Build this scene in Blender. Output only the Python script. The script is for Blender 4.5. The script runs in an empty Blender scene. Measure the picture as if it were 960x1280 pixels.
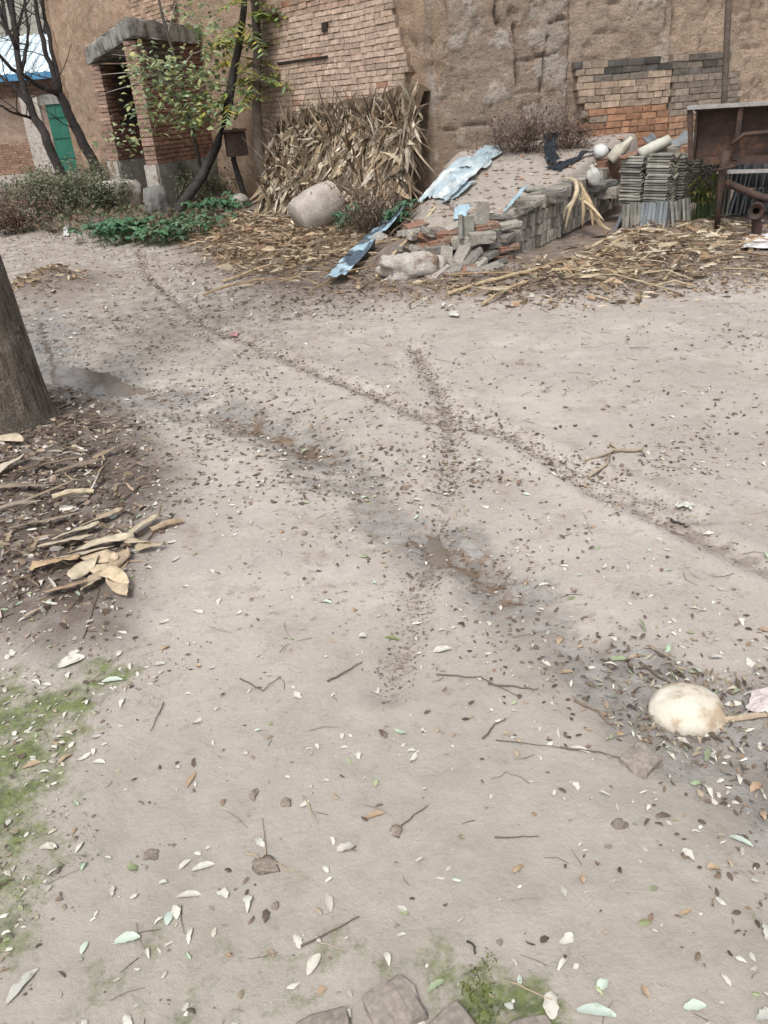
import bpy, math, random
import numpy as np
from mathutils import Matrix, Vector, Euler

random.seed(7); RNG = np.random.default_rng(11)
R = math.radians
S = bpy.context.scene
COL = S.collection

# ------------------------------------------------------------------ camera
F_PX = 1000.0; PITCH = R(27.5); ROLL = R(4.4); CAM_H = 1.6
_fw = np.array([0, math.cos(PITCH), -math.sin(PITCH)]); _r = np.array([1., 0, 0]); _u = np.cross(_r, _fw)
CR = _r*math.cos(ROLL) - _u*math.sin(ROLL); CU = _u*math.cos(ROLL) + _r*math.sin(ROLL)
cam = bpy.data.cameras.new("camera"); co = bpy.data.objects.new("camera", cam); COL.objects.link(co)
cam.sensor_fit = 'VERTICAL'; cam.sensor_height = 36.0; cam.lens = 36.0*F_PX/1280.0
cam.clip_end = 2000; cam.clip_start = 0.05
M3 = Matrix((CR, CU, -_fw)).transposed()
co.matrix_world = Matrix.Translation((0, 0, CAM_H)) @ M3.to_4x4()
S.camera = co

def ray(px, py):
    d = _fw*F_PX + CR*(px-480) + CU*(640-py); return d/np.linalg.norm(d)
def spot(px, py, dist):                        # world point seen in that direction at a horizontal distance in metres
    d = ray(px, py); t = dist/math.hypot(d[0], d[1]); return np.array([0, 0, CAM_H]) + d*t
# ------------------------------------------------------------------ noise
_perm = RNG.random((64, 64, 64))
def vnoise3(p):
    p = np.asarray(p, float); i = np.floor(p).astype(int); f = p - i; f = f*f*(3-2*f)
    i0 = i & 63; i1 = (i+1) & 63
    def L(a, b, t): return a+(b-a)*t
    x0, y0, z0 = i0[..., 0], i0[..., 1], i0[..., 2]; x1, y1, z1 = i1[..., 0], i1[..., 1], i1[..., 2]
    c = L(L(L(_perm[x0, y0, z0], _perm[x1, y0, z0], f[..., 0]), L(_perm[x0, y1, z0], _perm[x1, y1, z0], f[..., 0]), f[..., 1]),
          L(L(_perm[x0, y0, z1], _perm[x1, y0, z1], f[..., 0]), L(_perm[x0, y1, z1], _perm[x1, y1, z1], f[..., 0]), f[..., 1]), f[..., 2])
    return c*2-1
def fbm(x, y, z, sc, octv=4, gain=.5):
    p = np.stack(np.broadcast_arrays(np.asarray(x, float), y, z), -1)*sc + 17.3
    a = 1.; s = 0; t = 0
    for k in range(octv):
        s = s + a*vnoise3(p + 7.7*k); t += a; a *= gain; p = p*2.03
    return s/t
def sstep(a, b, x):
    t = np.clip((x-a)/(b-a), 0, 1); return t*t*(3-2*t)
def pl_dist(x, y, pts):                        # distance to a polyline
    d = np.full(np.shape(x), 1e9)
    for (ax, ay), (bx, by) in zip(pts[:-1], pts[1:]):
        vx, vy = bx-ax, by-ay; L2 = vx*vx+vy*vy
        t = np.clip(((x-ax)*vx+(y-ay)*vy)/L2, 0, 1)
        d = np.minimum(d, np.hypot(x-ax-t*vx, y-ay-t*vy))
    return d
def poly_sd(x, y, pts):                        # signed distance, positive inside
    ins = np.zeros(np.shape(x), bool); n = len(pts)
    for k in range(n):
        ax, ay = pts[k]; bx, by = pts[(k+1) % n]
        c = ((ay > y) != (by > y)) & (x < (bx-ax)*(y-ay)/((by-ay) or 1e-9)+ax); ins ^= c
    d = pl_dist(x, y, list(pts)+[pts[0]])
    return np.where(ins, d, -d)

# ------------------------------------------------------------------ the lie of the land
EW = np.array([0.95, 10.6]); FD = np.array([-.588, .809])        # right end of the long facade, its direction away from us
STACK = [(1.48, 8.10), (3.16, 10.25)]
BANK = [(-6.0, 13.9), (-4.2, 12.7), (-2.62, 10.9), (-1.6, 8.5), (-.9, 7.15), (-.3, 7.1), (.13, 6.85), (.64, 6.75), (1.6, 6.4), (2.7, 6.6), (4.2, 6.7), (9, 8.), (9, 16), (-6, 26)]
WET = [(-3.3, 8.3), (-2.39, 5.75), (-2.02, 5.45), (-1.62, 5.12), (-1.16, 4.64), (-.79, 4.42), (-.39, 3.86), (-.14, 3.42), (0, 3.), (.18, 2.8), (.35, 2.62), (.4, 2.36), (.53, 2.04), (.68, 1.87), (.85, 1.7), (.9, 1.53), (.9, 1.3), (.95, 1.0), (1.0, .3)]
TRA = [(-2.9, 11), (-2.51, 9.42), (-1.33, 6.58), (-.46, 5.27), (-.04, 4.67), (.3, 4.12), (.69, 3.81), (.92, 3.15), (1.16, 2.74), (1.5, 2.2), (2.0, 1.4), (2.4, .6)]
TRB = [(.29, 5.54), (.38, 4.72), (.39, 4.04), (.32, 3.34), (.24, 2.89), (.13, 2.53), (.05, 2.19), (-.02, 1.9)]
TRC = [(.35, 4.35), (.62, 3.9), (.95, 3.3), (1.25, 2.8)]
DARK = [(-4.4, 5.8), (-2.3, 5.6), (-1.77, 5.15), (-1.25, 4.39), (-.98, 3.67), (-.88, 3.06), (-.95, 2.68), (-.88, 2.26), (-1.04, 2.15), (-1.5, 2.3), (-3.6, 2.8)]
MOSS1 = [(-2.6, 2.5), (-1.14, 2.12), (-.9, 2.2), (-.72, 2.04), (-.9, 1.87), (-.93, 1.63), (-.8, 1.36), (-.83, 1.15), (-.95, 1.0), (-2.4, .8)]
MOSS2 = [(.0, 1.08), (.12, 1.05), (.26, 1.0), (.3, .85), (.0, .85)]
LSPH = [(.45, 1.93), (.64, 2.07), (.79, 2.05), (.95, 1.86), (1.2, 1.9), (1.1, 1.25), (.84, 1.2), (.78, 1.42), (.71, 1.5), (.59, 1.70)]
PUD = [[(-2.3, 5.62), (-1.95, 5.5), (-1.7, 5.28), (-1.6, 5.0), (-1.85, 5.0), (-2.05, 5.3), (-2.35, 5.45)],
       [(-.95, 4.52), (-.7, 4.42), (-.35, 3.92), (-.2, 3.7), (-.3, 3.68), (-.6, 4.1), (-.9, 4.38)],
       [(.16, 2.9), (.3, 2.78), (.42, 2.6), (.5, 2.38), (.4, 2.35), (.27, 2.6), (.12, 2.8)]]

def side(x, y, a, b):                           # signed distance to a line, positive on its left
    vx, vy = b[0]-a[0], b[1]-a[1]; L = math.hypot(vx, vy)
    return (vx*(y-a[1])-vy*(x-a[0]))/L
def big_h(x, y):
    x = np.asarray(x, float); y = np.asarray(y, float)
    h = .05*fbm(x, y, 0, .35, 3)*sstep(.5, 3, y)
    bank = poly_sd(x, y, BANK)
    h = h + .10*sstep(-.15, .8, bank) + .10*sstep(.6, 2.6, bank)*sstep(1.5, -.5, x)
    # earth mound held by the brick stack
    s1 = np.minimum(side(x, y, (.1, 8.02), (1.40, 8.10)), side(x, y, *STACK))
    s2 = -side(x, y, (.18, 8.0), (.75, 10.6))
    back = sstep(8.2, 11., y - .25*np.abs(x-2))
    mound = (.40 + .46*back)*sstep(.04, .2, s1)*sstep(-.35, .55, s2)
    heap = .30*np.exp(-(((x-.85)/.42)**2+((y-8.22)/.28)**2)) + .16*np.exp(-(((x-.35)/.3)**2+((y-8.15)/.25)**2))
    h = h + np.maximum(mound, heap)*sstep(4.6, 3.4, x)
    h = h + .22*np.exp(-(((x+3.42)/.36)**2+((y-8.95)/.5)**2))*(1+.35*fbm(x, y, 50, 4, 3))      # loose soil heap by the trunk
    h = h + .05*sstep(0, .6, poly_sd(x, y, DARK))
    h = h - .028*np.exp(-(pl_dist(x, y, WET)/.2)**2)*sstep(8.5, 7, y)
    return h
def hgt(x, y):
    x = np.asarray(x, float); y = np.asarray(y, float)
    h = big_h(x, y)
    tr = np.minimum(np.minimum(pl_dist(x, y, TRA), pl_dist(x, y, TRB)), pl_dist(x, y, TRC))
    h = h - .022*np.exp(-(tr/.05)**2) + .010*np.exp(-((tr-.1)/.04)**2)
    rough = .55 + .9*sstep(-.1, .3, poly_sd(x, y, BANK)) + .5*sstep(-.05, .1, poly_sd(x, y, LSPH)) + .5*sstep(-.1, .2, poly_sd(x, y, DARK))
    h = h + rough*(.016*fbm(x, y, 3, 2.3, 3) + .010*fbm(x, y, 9, 11, 3)) + .012*sstep(3.5, 6, y)*fbm(x, y*1.4, 14, 5, 3)
    h = h + np.exp(-(pl_dist(x, y, WET)/.28)**2)*.010*fbm(x, y, 5, 15, 2)
    for p in PUD:
        sd = poly_sd(x, y, p); h = np.where(sd > -.06, h - .02*sstep(-.06, .05, sd), h)
    return h
def H(x, y): return float(hgt(np.array([x]), np.array([y]))[0])
def down(px, py):                               # where that line of sight meets the land
    d = ray(px, py); o = np.array([0, 0, CAM_H]); t = .8
    tt = np.arange(.8, 60, .02); P = o + d*tt[:, None]
    below = P[:, 2] < hgt(P[:, 0], P[:, 1]); k = int(np.argmax(below)) if below.any() else len(tt)-1
    return P[k]

# ------------------------------------------------------------------ objects
def tag(o, label=None, cat=None, group=None, kind=None):
    if label: o['label'] = label
    if cat and not kind: o['kind'] = 'thing'
    if cat: o['category'] = cat
    if group: o['group'] = group
    if kind: o['kind'] = kind
    return o
def link(name, me, parent=None, loc=None, rot=None, scale=None):
    o = bpy.data.objects.new(name, me); COL.objects.link(o)
    if parent is not None: o.parent = parent
    if loc is not None: o.location = tuple(float(c) for c in loc)
    if rot is not None: o.rotation_euler = rot
    if scale is not None: o.scale = scale if hasattr(scale, '__len__') else (scale,)*3
    return o
def empty(name, loc=(0, 0, 0), rz=0):
    o = link(name, None, None, loc, (0, 0, rz)); o.empty_display_size = .1; return o
class MB:
    def __init__(s): s.v = []; s.f = []; s.c = []; s.n = 0
    def add(s, v, f, c=(1, 1, 1)):
        v = np.asarray(v, float); s.v.append(v); k = s.n
        s.f.extend([tuple(int(i)+k for i in q) for q in f]); s.n += len(v)
        c = np.asarray(c, float); s.c.append(np.broadcast_to(c, (len(v), 3)) if c.ndim == 1 else c)
    def box(s, c, size, rot=None, col=(1, 1, 1), jit=0., taper=None):
        v = np.array([[x, y, z] for x in (-.5, .5) for y in (-.5, .5) for z in (-.5, .5)])*np.asarray(size)
        if taper: v[v[:, 2] > 0, :2] *= taper
        if jit: v = v + RNG.uniform(-jit, jit, v.shape)
        if rot is not None: v = v @ np.array(rot).T
        s.add(v+np.asarray(c), [(0, 1, 3, 2), (4, 6, 7, 5), (0, 4, 5, 1), (2, 3, 7, 6), (0, 2, 6, 4), (1, 5, 7, 3)], col)
    def tube(s, pts, rad, n=7, col=(1, 1, 1), cap=True, lump=0):
        pts = np.asarray(pts, float); m = len(pts); rad = np.broadcast_to(rad, (m,)); rings = []
        for k in range(m):
            t = pts[min(k+1, m-1)]-pts[max(k-1, 0)]; t = t/(np.linalg.norm(t)+1e-9)
            a = np.cross(t, [0, 0, 1.]) if abs(t[2]) < .9 else np.cross(t, [1., 0, 0]); a /= np.linalg.norm(a); b = np.cross(t, a)
            th = np.arange(n)*2*math.pi/n
            rr = rad[k]*(1+lump*RNG.uniform(-1, 1, n)) if lump else rad[k]
            rings.append(pts[k]+(np.cos(th)*rr)[:, None]*a+(np.sin(th)*rr)[:, None]*b)
        f = [(k*n+j, k*n+(j+1) % n, (k+1)*n+(j+1) % n, (k+1)*n+j) for k in range(m-1) for j in range(n)]
        if cap: f += [tuple(range(n-1, -1, -1)), tuple((m-1)*n+j for j in range(n))]
        s.add(np.concatenate(rings), f, col)
    def strip(s, pts, w, side_v, fold=0., col=(1, 1, 1)):      # a folded leaf blade: three verts across
        pts = np.asarray(pts, float); m = len(pts); v = []
        for k in range(m):
            t = pts[min(k+1, m-1)]-pts[max(k-1, 0)]; t /= np.linalg.norm(t)+1e-9
            sv = side_v - t*np.dot(side_v, t); sv /= np.linalg.norm(sv)+1e-9; up = np.cross(t, sv)
            v += [pts[k]-sv*w[k], pts[k]+up*fold*w[k], pts[k]+sv*w[k]]
        f = []
        for k in range(m-1):
            a = 3*k; f += [(a, a+1, a+4, a+3), (a+1, a+2, a+5, a+4)]
        s.add(v, f, col)
    def mesh(s, name, mat, smooth=False):
        me = bpy.data.meshes.new(name); V = np.concatenate(s.v); me.from_pydata(V.tolist(), [], s.f)
        me.materials.append(mat); C = np.ones((len(V), 4)); C[:, :3] = np.clip(np.concatenate(s.c), 0, 1)
        a = me.attributes.new("tint", 'FLOAT_COLOR', 'POINT'); a.data.foreach_set("color", C.ravel().astype(np.float32))
        if smooth: me.polygons.foreach_set("use_smooth", [True]*len(me.polygons))
        me.update(); return me
    def build(s, name, mat, parent=None, smooth=False, loc=None, rot=None, scale=None):
        return link(name, s.mesh(name, mat, smooth), parent, loc, rot, scale)
def grid_mesh(name, X, mat, attrs={}, smooth=True):            # X: (n,m,3)
    n, m = X.shape[:2]; idx = np.arange(n*m).reshape(n, m)
    F = np.stack([idx[:-1, :-1], idx[:-1, 1:], idx[1:, 1:], idx[1:, :-1]], -1).reshape(-1, 4)
    me = bpy.data.meshes.new(name); me.vertices.add(n*m); me.vertices.foreach_set("co", X.reshape(-1).astype(np.float32))
    me.loops.add(F.size); me.loops.foreach_set("vertex_index", F.ravel().astype(np.int32))
    me.polygons.add(len(F)); me.polygons.foreach_set("loop_start", np.arange(0, F.size, 4, dtype=np.int32))
    me.polygons.foreach_set("loop_total", np.full(len(F), 4, np.int32))
    if smooth: me.polygons.foreach_set("use_smooth", np.ones(len(F), bool))
    me.update(calc_edges=True); me.validate(); me.materials.append(mat)
    for k, a in attrs.items():
        a = np.asarray(a)
        if a.ndim == 3:
            at = me.attributes.new(k, 'FLOAT_COLOR', 'POINT'); at.data.foreach_set("color", np.concatenate([a.reshape(-1, 3), np.ones((n*m, 1))], 1).ravel().astype(np.float32))
        else:
            at = me.attributes.new(k, 'FLOAT', 'POINT'); at.data.foreach_set("value", a.ravel().astype(np.float32))
    return me

# ------------------------------------------------------------------ materials
class NT:
    def __init__(s, name):
        s.m = bpy.data.materials.new(name); s.m.use_nodes = True; s.t = s.m.node_tree
        s.b = s.t.nodes['Principled BSDF']; s.b.inputs['Specular IOR Level'].default_value = .3
    def n(s, typ, **kw):
        x = s.t.nodes.new(typ)
        for k, v in kw.items():
            if k in x.inputs: s.set(x.inputs[k], v)
            else: setattr(x, k, v)
        return x
    def set(s, inp, v):
        if isinstance(v, bpy.types.NodeSocket): s.t.links.new(v, inp)
        else: inp.default_value = v
    def noise(s, sc, det=4, rough=.6, co=None, dist=0.):
        x = s.n('ShaderNodeTexNoise'); x.inputs['Scale'].default_value = sc; x.inputs['Detail'].default_value = det
        x.inputs['Roughness'].default_value = rough; x.inputs['Distortion'].default_value = dist
        s.t.links.new(co or s.obj(), x.inputs['Vector']); return x.outputs['Fac']
    def obj(s):
        if not hasattr(s, '_c'): s._c = s.n('ShaderNodeTexCoord').outputs['Object']
        return s._c
    def ramp(s, fac, a, b, lo=0., hi=1.):
        x = s.n('ShaderNodeMapRange'); s.set(x.inputs[0], fac)
        for k, v in zip((1, 2, 3, 4), (a, b, lo, hi)): x.inputs[k].default_value = v
        return x.outputs[0]
    def math(s, op, a, b=0.):
        x = s.n('ShaderNodeMath', operation=op); s.set(x.inputs[0], a); s.set(x.inputs[1], b); return x.outputs[0]
    def mix(s, fac, a, b, mode='MIX'):
        x = s.n('ShaderNodeMix', data_type='RGBA', blend_type=mode); s.set(x.inputs[0], fac)
        for i, v in ((6, a), (7, b)): s.set(x.inputs[i], (*v, 1) if isinstance(v, tuple) else v)
        return x.outputs[2]
    def grey(s, v):
        x = s.n('ShaderNodeCombineColor')
        for i in range(3): s.set(x.inputs[i], v)
        return x.outputs[0]
    def attr(s, name, col=False):
        x = s.n('ShaderNodeAttribute', attribute_name=name); return x.outputs['Color' if col else 'Fac']
    def rnd(s): return s.n('ShaderNodeObjectInfo').outputs['Random']
    def bump(s, h, strength=.4, dist=.01):
        x = s.n('ShaderNodeBump'); x.inputs['Strength'].default_value = strength; x.inputs['Distance'].default_value = dist
        s.t.links.new(h, x.inputs['Height']); s.t.links.new(x.outputs[0], s.b.inputs['Normal'])
    def out(s, col, rough=.9):
        s.set(s.b.inputs['Base Color'], (*col, 1) if isinstance(col, tuple) else col); s.set(s.b.inputs['Roughness'], rough); return s.m
def simple(name, a, b, sc=8, rough=.9, bump=.3, bd=.01, det=5, lo=.35, hi=.65, fine=40, rand=.25, metal=0, speck=.25, c=None, csc=3, ca=.55, cb=.65):
    t = NT(name); col = t.mix(t.ramp(t.noise(sc, det), lo, hi), a, b)
    if c: col = t.mix(t.ramp(t.noise(csc, 5), ca, cb), col, c)
    col = t.mix(1., col, t.grey(t.ramp(t.noise(fine, 3), .3, .7, 1-speck, 1+speck)), 'MULTIPLY')
    if rand: col = t.mix(1., col, t.grey(t.ramp(t.rnd(), 0, 1, 1-rand, 1+rand)), 'MULTIPLY')
    t.bump(t.noise(fine, 4), bump, bd); t.b.inputs['Metallic'].default_value = metal
    return t.out(col, rough)
def tinted(name, sc=20, amt=.3, rough=.85, bump=.3, bd=.005, trans=0., spec=.3, rand=0.):
    t = NT(name); col = t.mix(1., t.attr('tint', True), t.grey(t.ramp(t.noise(sc, 4), .3, .7, 1-amt, 1+amt)), 'MULTIPLY')
    if rand: col = t.mix(1., col, t.grey(t.ramp(t.rnd(), 0, 1, 1-rand, 1+rand)), 'MULTIPLY')
    if bump: t.bump(t.noise(sc*2, 4), bump, bd)
    t.b.inputs['Specular IOR Level'].default_value = spec
    m = t.out(col, rough)
    if trans:
        tr = t.n('ShaderNodeBsdfTranslucent'); t.set(tr.inputs[0], col)
        mx = t.n('ShaderNodeMixShader'); mx.inputs[0].default_value = trans
        t.t.links.new(t.b.outputs[0], mx.inputs[1]); t.t.links.new(tr.outputs[0], mx.inputs[2])
        t.t.links.new(mx.outputs[0], t.t.nodes['Material Output'].inputs[0])
    return m

def ground_material():
    t = NT('damp_earth'); big = t.noise(.9, 4); mid = t.noise(4.5, 7, .68); fine = t.noise(34, 6, .72); crumb = t.noise(95, 4, .7)
    col = t.mix(t.ramp(big, .38, .62), (.425, .380, .334), (.352, .312, .274))
    col = t.mix(t.ramp(t.noise(1.7, 6, .7), .52, .64, 0, .6), col, (.33, .29, .25))
    col = t.mix(t.ramp(mid, .53, .68, 0, .75), col, (.30, .25, .21))
    col = t.mix(t.ramp(t.noise(2.6, 6, .7), .54, .66, 0, .6), col, (.47, .43, .385))
    col = t.mix(t.math('MULTIPLY', t.ramp(t.noise(17, 7, .78), .56, .63, 0, .8), t.ramp(t.noise(1.5, 5, .7), .40, .58, .1, 1)), col, (.20, .16, .135))
    col = t.mix(t.math('MULTIPLY', t.ramp(fine, .58, .66, 0, .6), t.ramp(t.noise(2.2, 5, .7), .42, .6, .1, 1)), col, (.15, .12, .10))
    col = t.mix(1., col, t.grey(t.ramp(crumb, .3, .7, .90, 1.09)), 'MULTIPLY')
    col = t.mix(t.math('MULTIPLY', t.attr('damp'), t.ramp(t.noise(2.2, 5, .6), .3, .6, .45, 1.)), col, t.mix(t.ramp(t.noise(8, 6, .7), .4, .6), (.295, .265, .224), (.345, .31, .264)))
    dk = t.attr('dark'); wet = t.attr('wet'); ms = t.attr('moss'); tr = t.attr('track'); bk = t.attr('bank'); rs = t.attr('rust')
    col = t.mix(t.math('MULTIPLY', bk, t.ramp(t.noise(7, 5), .3, .55, .6, 1.)), col, (.155, .115, .09))
    col = t.mix(t.math('MULTIPLY', dk, t.ramp(t.noise(9, 5), .25, .55, .55, 1)), col, (.105, .08, .065))
    tm = t.ramp(t.math('ADD', tr, t.math('MULTIPLY', t.math('SUBTRACT', t.noise(19, 7, .78), .5), 3.0)), .34, .7)
    col = t.mix(t.math('MULTIPLY', tm, .55), col, t.mix(t.ramp(t.noise(40, 4), .4, .6), (.19, .15, .125), (.105, .082, .068)))
    ch = t.math('MULTIPLY', t.attr('churn'), t.ramp(t.noise(6, 8, .78), .40, .58))
    col = t.mix(t.math('MULTIPLY', ch, .75), col, t.mix(t.ramp(t.noise(25, 5), .42, .6), (.26, .215, .18), (.14, .11, .09)))
    wm = t.ramp(t.math('ADD', wet, t.math('MULTIPLY', t.math('SUBTRACT', t.noise(3.6, 8, .78), .5), 4.2)), .45, 1.05)
    col = t.mix(t.math('MULTIPLY', wm, .8), col, t.mix(t.ramp(t.noise(14, 7, .75), .42, .6), (.30, .287, .272), (.185, .168, .152)))
    rm = t.ramp(t.math('ADD', rs, t.math('MULTIPLY', t.math('SUBTRACT', t.noise(9, 8, .78), .5), 4.5)), .75, 1.15)
    col = t.mix(t.math('MULTIPLY', rm, .9), col, t.mix(t.ramp(t.noise(30, 4), .4, .6), (.20, .125, .07), (.10, .066, .042)))
    mm = t.ramp(t.math('ADD', ms, t.math('MULTIPLY', t.math('SUBTRACT', t.noise(9, 8, .78), .5), 3.6)), .40, 1.05)
    green = t.mix(t.ramp(t.noise(40, 5), .38, .62), (.05, .072, .015), (.125, .165, .03))
    col = t.mix(t.math('MULTIPLY', mm, .85), col, green)
    wr = t.math('MAXIMUM', wm, rm)
    rough = t.mix(wr, (.8, .8, .8), (.16, .16, .16)); t.b.inputs['Specular IOR Level'].default_value = .5
    t.bump(t.math('ADD', t.math('ADD', t.math('MULTIPLY', fine, .7), t.math('MULTIPLY', t.noise(11, 6, .7), 1.1)), t.math('MULTIPLY', crumb, .3)), .6, .012)
    return t.out(col, rough)

def adobe_material():
    t = NT('mud_plaster'); col = t.attr('tint', True); mp = t.n('ShaderNodeMapping'); mp.inputs['Scale'].default_value = (1, 1, 1.8); t.t.links.new(t.obj(), mp.inputs[0]); c = mp.outputs[0]
    col = t.mix(t.ramp(t.noise(1.4, 7, .7), .45, .60, 0, .6), col, (.30, .215, .155))
    col = t.mix(t.ramp(t.noise(3.2, 7, .72, c), .53, .64, 0, .7), col, (.56, .45, .355))
    col = t.mix(t.ramp(t.noise(7, 7, .75, c), .55, .66, 0, .7), col, (.20, .145, .105))
    col = t.mix(t.ramp(t.noise(15, 7, .75, c), .60, .67, 0, .85), col, (.085, .06, .045))
    col = t.mix(t.ramp(t.noise(22, 6, .7), .60, .70, 0, .6), col, (.50, .41, .32))
    col = t.mix(1., col, t.grey(t.ramp(t.noise(45, 5, .75), .3, .7, .68, 1.3)), 'MULTIPLY')
    t.bump(t.math('ADD', t.noise(16, 8, .75, c), t.math('MULTIPLY', t.noise(70, 4), .4)), 1., .06)
    return t.out(col, .95)

MAT = {}
MAT['ground'] = ground_material()
MAT['adobe'] = adobe_material()
MAT['bricks'] = tinted('weathered_brick', 14, .30, .92, .6, .012)
MAT['grey_brick'] = simple('grey_brick', (.275, .248, .212), (.175, .16, .138), 9, .93, .5, .008, rand=.42, c=(.31, .295, .275), csc=6, ca=.52, cb=.66, fine=60)
MAT['red_brick'] = simple('red_brick', (.27, .15, .10), (.19, .11, .08), 9, .93, .5, .008, rand=.2, c=(.30, .24, .19), csc=7, fine=60)
MAT['tile'] = simple('clay_roof_tile', (.31, .295, .255), (.19, .185, .165), 8, .9, .4, .006, rand=.4, c=(.27, .265, .19), csc=5, fine=60)
MAT['tile_blue'] = simple('bluish_clay_tile', (.22, .24, .25), (.13, .14, .15), 6, .85, .4, .006, rand=.35, c=(.24, .20, .16), csc=5)
MAT['concrete'] = simple('old_concrete', (.27, .265, .25), (.19, .185, .17), 5, .92, .5, .012, rand=0, c=(.07, .068, .06), csc=2.6, ca=.5, cb=.66)
MAT['slab'] = simple('mossy_concrete', (.30, .29, .265), (.20, .195, .18), 4, .92, .6, .014, rand=0, c=(.075, .072, .06), csc=3.5, ca=.46, cb=.60)
MAT['lime'] = simple('lime_rubble', (.50, .47, .43), (.34, .30, .26), 10, .95, .8, .02, rand=0, c=(.24, .17, .12), csc=6)
MAT['stone'] = simple('grey_stone', (.36, .33, .29), (.28, .25, .22), 7, .85, .5, .01, rand=.1)
MAT['bark'] = simple('dark_bark', (.058, .05, .046), (.03, .026, .024), 9, .95, .8, .02, rand=.15)
MAT['post'] = simple('weathered_timber', (.13, .105, .085), (.075, .06, .05), 9, .95, .6, .015, rand=.1)
MAT['iron'] = simple('rusty_iron', (.075, .045, .033), (.045, .032, .028), 9, .75, .35, .004, rand=.12, c=(.115, .06, .037), csc=6)
MAT['rail'] = simple('worn_steel_edge', (.33, .32, .31), (.22, .20, .19), 12, .6, .2, .003, rand=0)
MAT['leafy'] = tinted('living_leaf', 12, .2, .55, 0, trans=.3)
MAT['dry'] = tinted('dry_corn_leaf', 25, .28, .8, .2, .004, trans=.12)
MAT['litter'] = tinted('dead_leaf', 40, .2, .6, 0, trans=.08)
MAT['crumb'] = tinted('soil_crumb', 60, .2, .95, .3)
MAT['tint'] = tinted('painted', 15, .12, .7, .1)
MAT['plastic'] = tinted('thin_plastic', 7, .28, .38, .15, .01, trans=.1)
MAT['black_plastic'] = tinted('black_plastic', 9, .2, .35, .1, .01)
MAT['water'] = (lambda t: (t.b.inputs.__getitem__('Specular IOR Level').__setattr__('default_value', .6), t.bump(t.noise(14, 3), .06, .01), t.out(t.mix(t.ramp(t.noise(4, 4), .4, .6), (.20, .175, .15), (.15, .125, .10)), .03))[-1])(NT('muddy_water'))

# ------------------------------------------------------------------ ground sheet
def axis(segs):
    out = [segs[0][0]]
    for a, b, st in segs:
        n = max(1, int(round((b-a)/st))); out += list(a+(b-a)*np.arange(1, n+1)/n)
    return np.array(out)
xs = axis([(-400, -60, 85), (-60, -12, 4), (-12, -5, .22), (-5, -2.2, .05), (-2.2, 2.2, .022), (2.2, 5.2, .04), (5.2, 12, .3), (12, 60, 6), (60, 400, 85)])
ys = axis([(-400, -20, 95), (-20, -2, 3), (-2, .6, .2), (.6, 3.6, .0165), (3.6, 7, .028), (7, 12, .042), (12, 20, .12), (20, 40, .6), (40, 100, 8), (100, 500, 80)])
GX, GY = np.meshgrid(xs, ys); GZ = hgt(GX, GY)
near = sstep(60, 30, np.hypot(GX, GY)); GZ = GZ*near
jx = .12*fbm(GX, GY, 1, 3, 4); jy = .12*fbm(GX, GY, 8, 3, 4)
jb = fbm(GX, GY, 4, 1.6, 4)*.5
a_wet = np.exp(-(pl_dist(GX+jx, GY+jy, WET)/(.13+.055*np.clip(GY-2, 0, 4)))**2)*sstep(9, 7.5, GY)
a_wet = np.maximum(a_wet, 1.15*sstep(-.08, .10, poly_sd(GX+jx, GY+jy, LSPH)))
for p in PUD: a_wet = np.maximum(a_wet, sstep(-.25, 0, poly_sd(GX+jx, GY+jy, p)))
a_track = np.exp(-(pl_dist(GX+.25*jx, GY+.25*jy, TRA)/.055)**2)*sstep(12, 9, GY)
a_track = np.maximum(a_track, (.55+.45*sstep(2.6, 3.3, GY))*np.exp(-(pl_dist(GX+.2*jx, GY+.2*jy, TRB)/.05)**2)); a_track = np.maximum(a_track, .7*np.exp(-(pl_dist(GX+.3*jx, GY+.3*jy, TRC)/.05)**2))
lug = .72+.28*np.sin(GY*70+5*fbm(GX, GY, 40, 5, 3))
a_track *= lug*(.45+.55*sstep(-.3, .1, fbm(GX, GY, 44, 1.8, 4)))
a_dark = np.maximum(sstep(-.15, .25, poly_sd(GX+jx, GY+jy, DARK)+.35*jb*.6), .55*sstep(-.08, .15, poly_sd(GX+jx, GY+jy, LSPH)))
a_dark = np.maximum(a_dark, 1.2*np.exp(-(((GX+3.42)/.5)**2+((GY-8.95)/.7)**2)*.8))
a_dark = np.maximum(a_dark, .5*np.exp(-(pl_dist(GX+jx, GY+jy, WET)/.16)**2)*sstep(.35, .6, .5+.5*fbm(GX, GY, 15, 4, 3)))
a_moss = np.maximum(1.*sstep(-.16, .22, poly_sd(GX+jx, GY+jy, MOSS1)), 1.*sstep(-.12, .10, poly_sd(GX+jx, GY+jy, MOSS2)))
a_moss = np.maximum(a_moss, .45*np.exp(-(((GX+.35)/.5)**2+((GY-1.05)/.15)**2)))
a_rust = np.zeros_like(GX)
for p in PUD[1:]: a_rust = np.maximum(a_rust, sstep(-.14, .04, poly_sd(GX+.4*jx, GY+.4*jy, p)))
a_bank = sstep(-.12, .45, poly_sd(GX+jx, GY+jy, BANK)+.25*jb)*(1-.75*sstep(.3, .45, GZ)*sstep(.2, .6, GX))
gm = grid_mesh('ground', np.stack([GX, GY, GZ], -1), MAT['ground'], dict(wet=a_wet, track=a_track, dark=a_dark, moss=a_moss, bank=a_bank, damp=sstep(2.7, 1.2, GY+.4*jx), churn=sstep(4.2, 7, GY)*sstep(.9, -.9, GX+.3*jx), rust=a_rust))
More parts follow.
